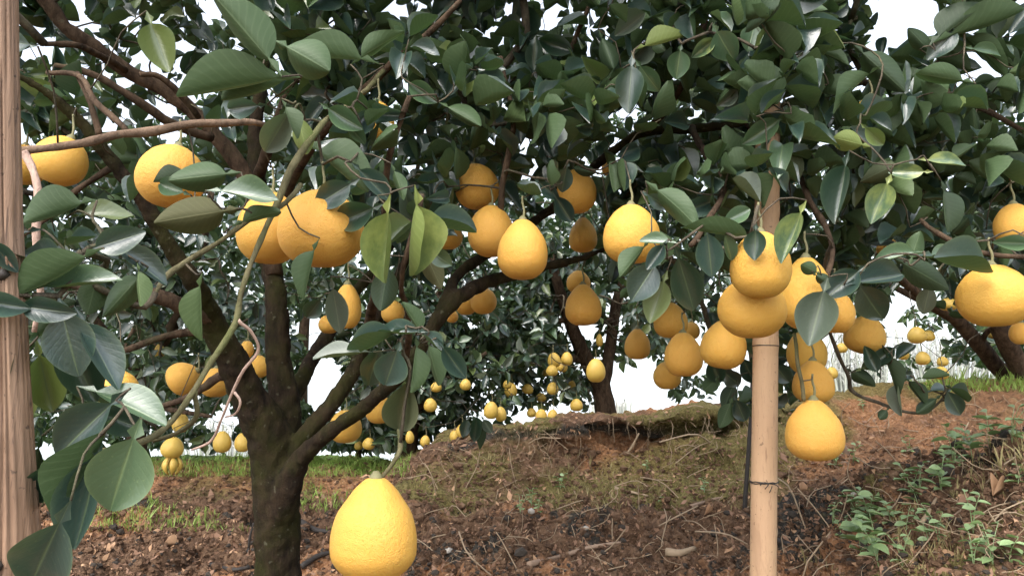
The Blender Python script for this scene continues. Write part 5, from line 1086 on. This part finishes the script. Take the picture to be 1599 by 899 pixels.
# weeds: each plant a thing, stems and leaves its parts
WV = leaf_shape(4, 2, 0.25, 0.2, 0.03, False, 0.2, 3); weed_leaf = npmesh('leaf', WV[0], WV[1], M['weed'], True, WV[2])
WEEDS = [(1345, 870, .10, 9, 'bushiest pale green weed at the bottom right of the bamboo pole'), (1372, 880, .10, 8, 'pale green weed right beside the bushiest one'), (1358, 830, .10, 8, 'tall weed above the bushiest one'), (1340, 812, .08, 7, 'weed with rounded leaves at the left of the mound'),
 (1300, 820, .05, 6, 'low weed nearest the bamboo pole on the mound'), (1315, 840, .05, 5, 'low weed left of the bushiest one'), (1392, 822, .07, 6, 'small weed right of the tall one'), (1415, 840, .06, 5, 'small two leaved weed in the middle of the mound'), (1378, 800, .06, 6, 'weed on the upper left of the mound'),
 (1435, 790, .08, 7, 'feathery weed on the crest of the mound'), (1470, 770, .08, 7, 'broad leaved weed below the crest of the mound'), (1425, 775, .07, 6, 'weed on the crest left of the broad leaved one'), (1490, 730, .09, 7, 'bright weed high on the mound'), (1520, 722, .08, 7, 'bright weed beside the high one'), (1545, 706, .09, 7, 'yellow green weed at the top right of the mound'),
 (1580, 690, .08, 6, 'yellow green weed on the bank at the right edge'), (1466, 842, .07, 5, 'thin seedling in the lower middle of the mound'), (1452, 850, .06, 5, 'thin seedling left of its twin'), (1520, 830, .07, 5, 'seedling in front of the pale root'), (1550, 880, .08, 6, 'pale weed at the lower right'), (1575, 886, .07, 5, 'weed nearest the lower right corner'), (1520, 880, .05, 5, 'seedling left of the pale lower right weed'),
 (1305, 730, .06, 6, 'green weed on the bank under the lowest hanging pomelo'), (1332, 722, .06, 5, 'green weed right of the grey stump stick'), (1420, 708, .06, 5, 'blue green weed on the clay bank'), (1100, 768, .05, 5, 'small weed on the bank left of the stake'), (875, 762, .05, 6, 'bright small weed in mid bank'), (830, 790, .05, 6, 'small weed by the white stone'), (812, 800, .045, 5, 'small weed left of the white stone'), (1030, 792, .04, 5, 'small bright weed by the dark branch stub on the soil'),
 (1010, 735, .04, 5, 'small weed under the bank overhang'), (1348, 640, .05, 5, 'weed on the upper clay bank'), (840, 802, .04, 5, 'tiny weed right of the white stone'), (1590, 770, .06, 5, 'weed beside the curled tan leaf'), (1410, 882, .06, 6, 'weed low in the middle of the mound')]
for px, py, h, nlv, label in WEEDS:
    h *= 1.9; nlv = int(nlv * 1.8)
    p, nn = on_ground(px, py)
    if p is None: continue
    root = empty('weed', p, label, 'weed', 'weeds on bank and mound'); nst = random.choice((1, 2, 2, 3)); li = 0
    for s in range(nst):
        a = random.uniform(0, 6.28); ln = random.uniform(.1, .45) * h; tip = np.array([math.cos(a) * ln, math.sin(a) * ln, h * random.uniform(.65, 1.0)])
        path = catmull([[0, 0, -.01], tip * [.3, .3, .55], tip], 6); b = MB(); b.tube(path, np.linspace(.0016, .0009, 6), 4); b.build('stem', M['weed'], root)
        m = max(3, nlv // nst + 1)
        for k in range(m):
            u = 0.35 + 0.65 * k / (m - 1); q = path[min(5, int(u * 5))]; g = k * 2.4 + a; sz = h * random.uniform(.26, .42) * (1.1 - 0.3 * u)
            yv = np.array([[math.cos(g), math.sin(g), random.uniform(-.1, .5)]]); o = link('leaf', weed_leaf, root)
            o.matrix_basis = Matrix(lmat(q[None], yv, np.array([[0, 0, 1.]]) + rng.standard_normal((1, 3)) * .25, np.array([sz]), np.array([sz * .62]))[0].tolist())
# pale bare scrub on the far slope beyond the right gap and at the left
def scrub(px, py, d, wpx, hpx, label, n=90):
    base = P(px, py, d); root = empty('bare_tree', base, label, 'tree', 'pale trees beyond the terraces'); b = MB(); wd = wpx * d / FPX; ht = hpx * d / FPX
    for k in range(n):
        s = np.array([random.uniform(-.5, .5) * wd, random.uniform(-.5, .5) * wd, 0]); L0 = ht * random.uniform(.4, 1); lean = np.array([random.uniform(-.25, .25), random.uniform(-.25, .25), 1])
        tip = s + lean * L0; b.tube(catmull([s * .6 - [0, 0, 1.0], s + lean * L0 * .5, tip], 5), np.linspace(.03, .012, 5) * d / 16, 4, cap=False)
        for q in range(6):
            u = random.uniform(.3, 1); o_ = s + lean * L0 * u; e = o_ + np.array([random.uniform(-.3, .3), random.uniform(-.3, .3), random.uniform(.1, .4)]) * ht * .3; b.tube([o_, (o_ + e) / 2 + [0, 0, .03], e], .012 * d / 16, 3, cap=False)
    b.build('branches', M['greyscrub'], root)
scrub(1335, 625, 16, 90, 120, 'pale grey bare scrub tree far behind the hanging chain of fruit'); scrub(1470, 600, 18, 120, 90, 'pale grey bare scrub tree far behind the small right pomelos'); scrub(340, 712, 18, 130, 60, 'pale grey scrub beyond the lawn left of the trunk')
scrub(955, 640, 15, 60, 20, 'tiny pale shrub on the skyline right of the forked tree', 30)
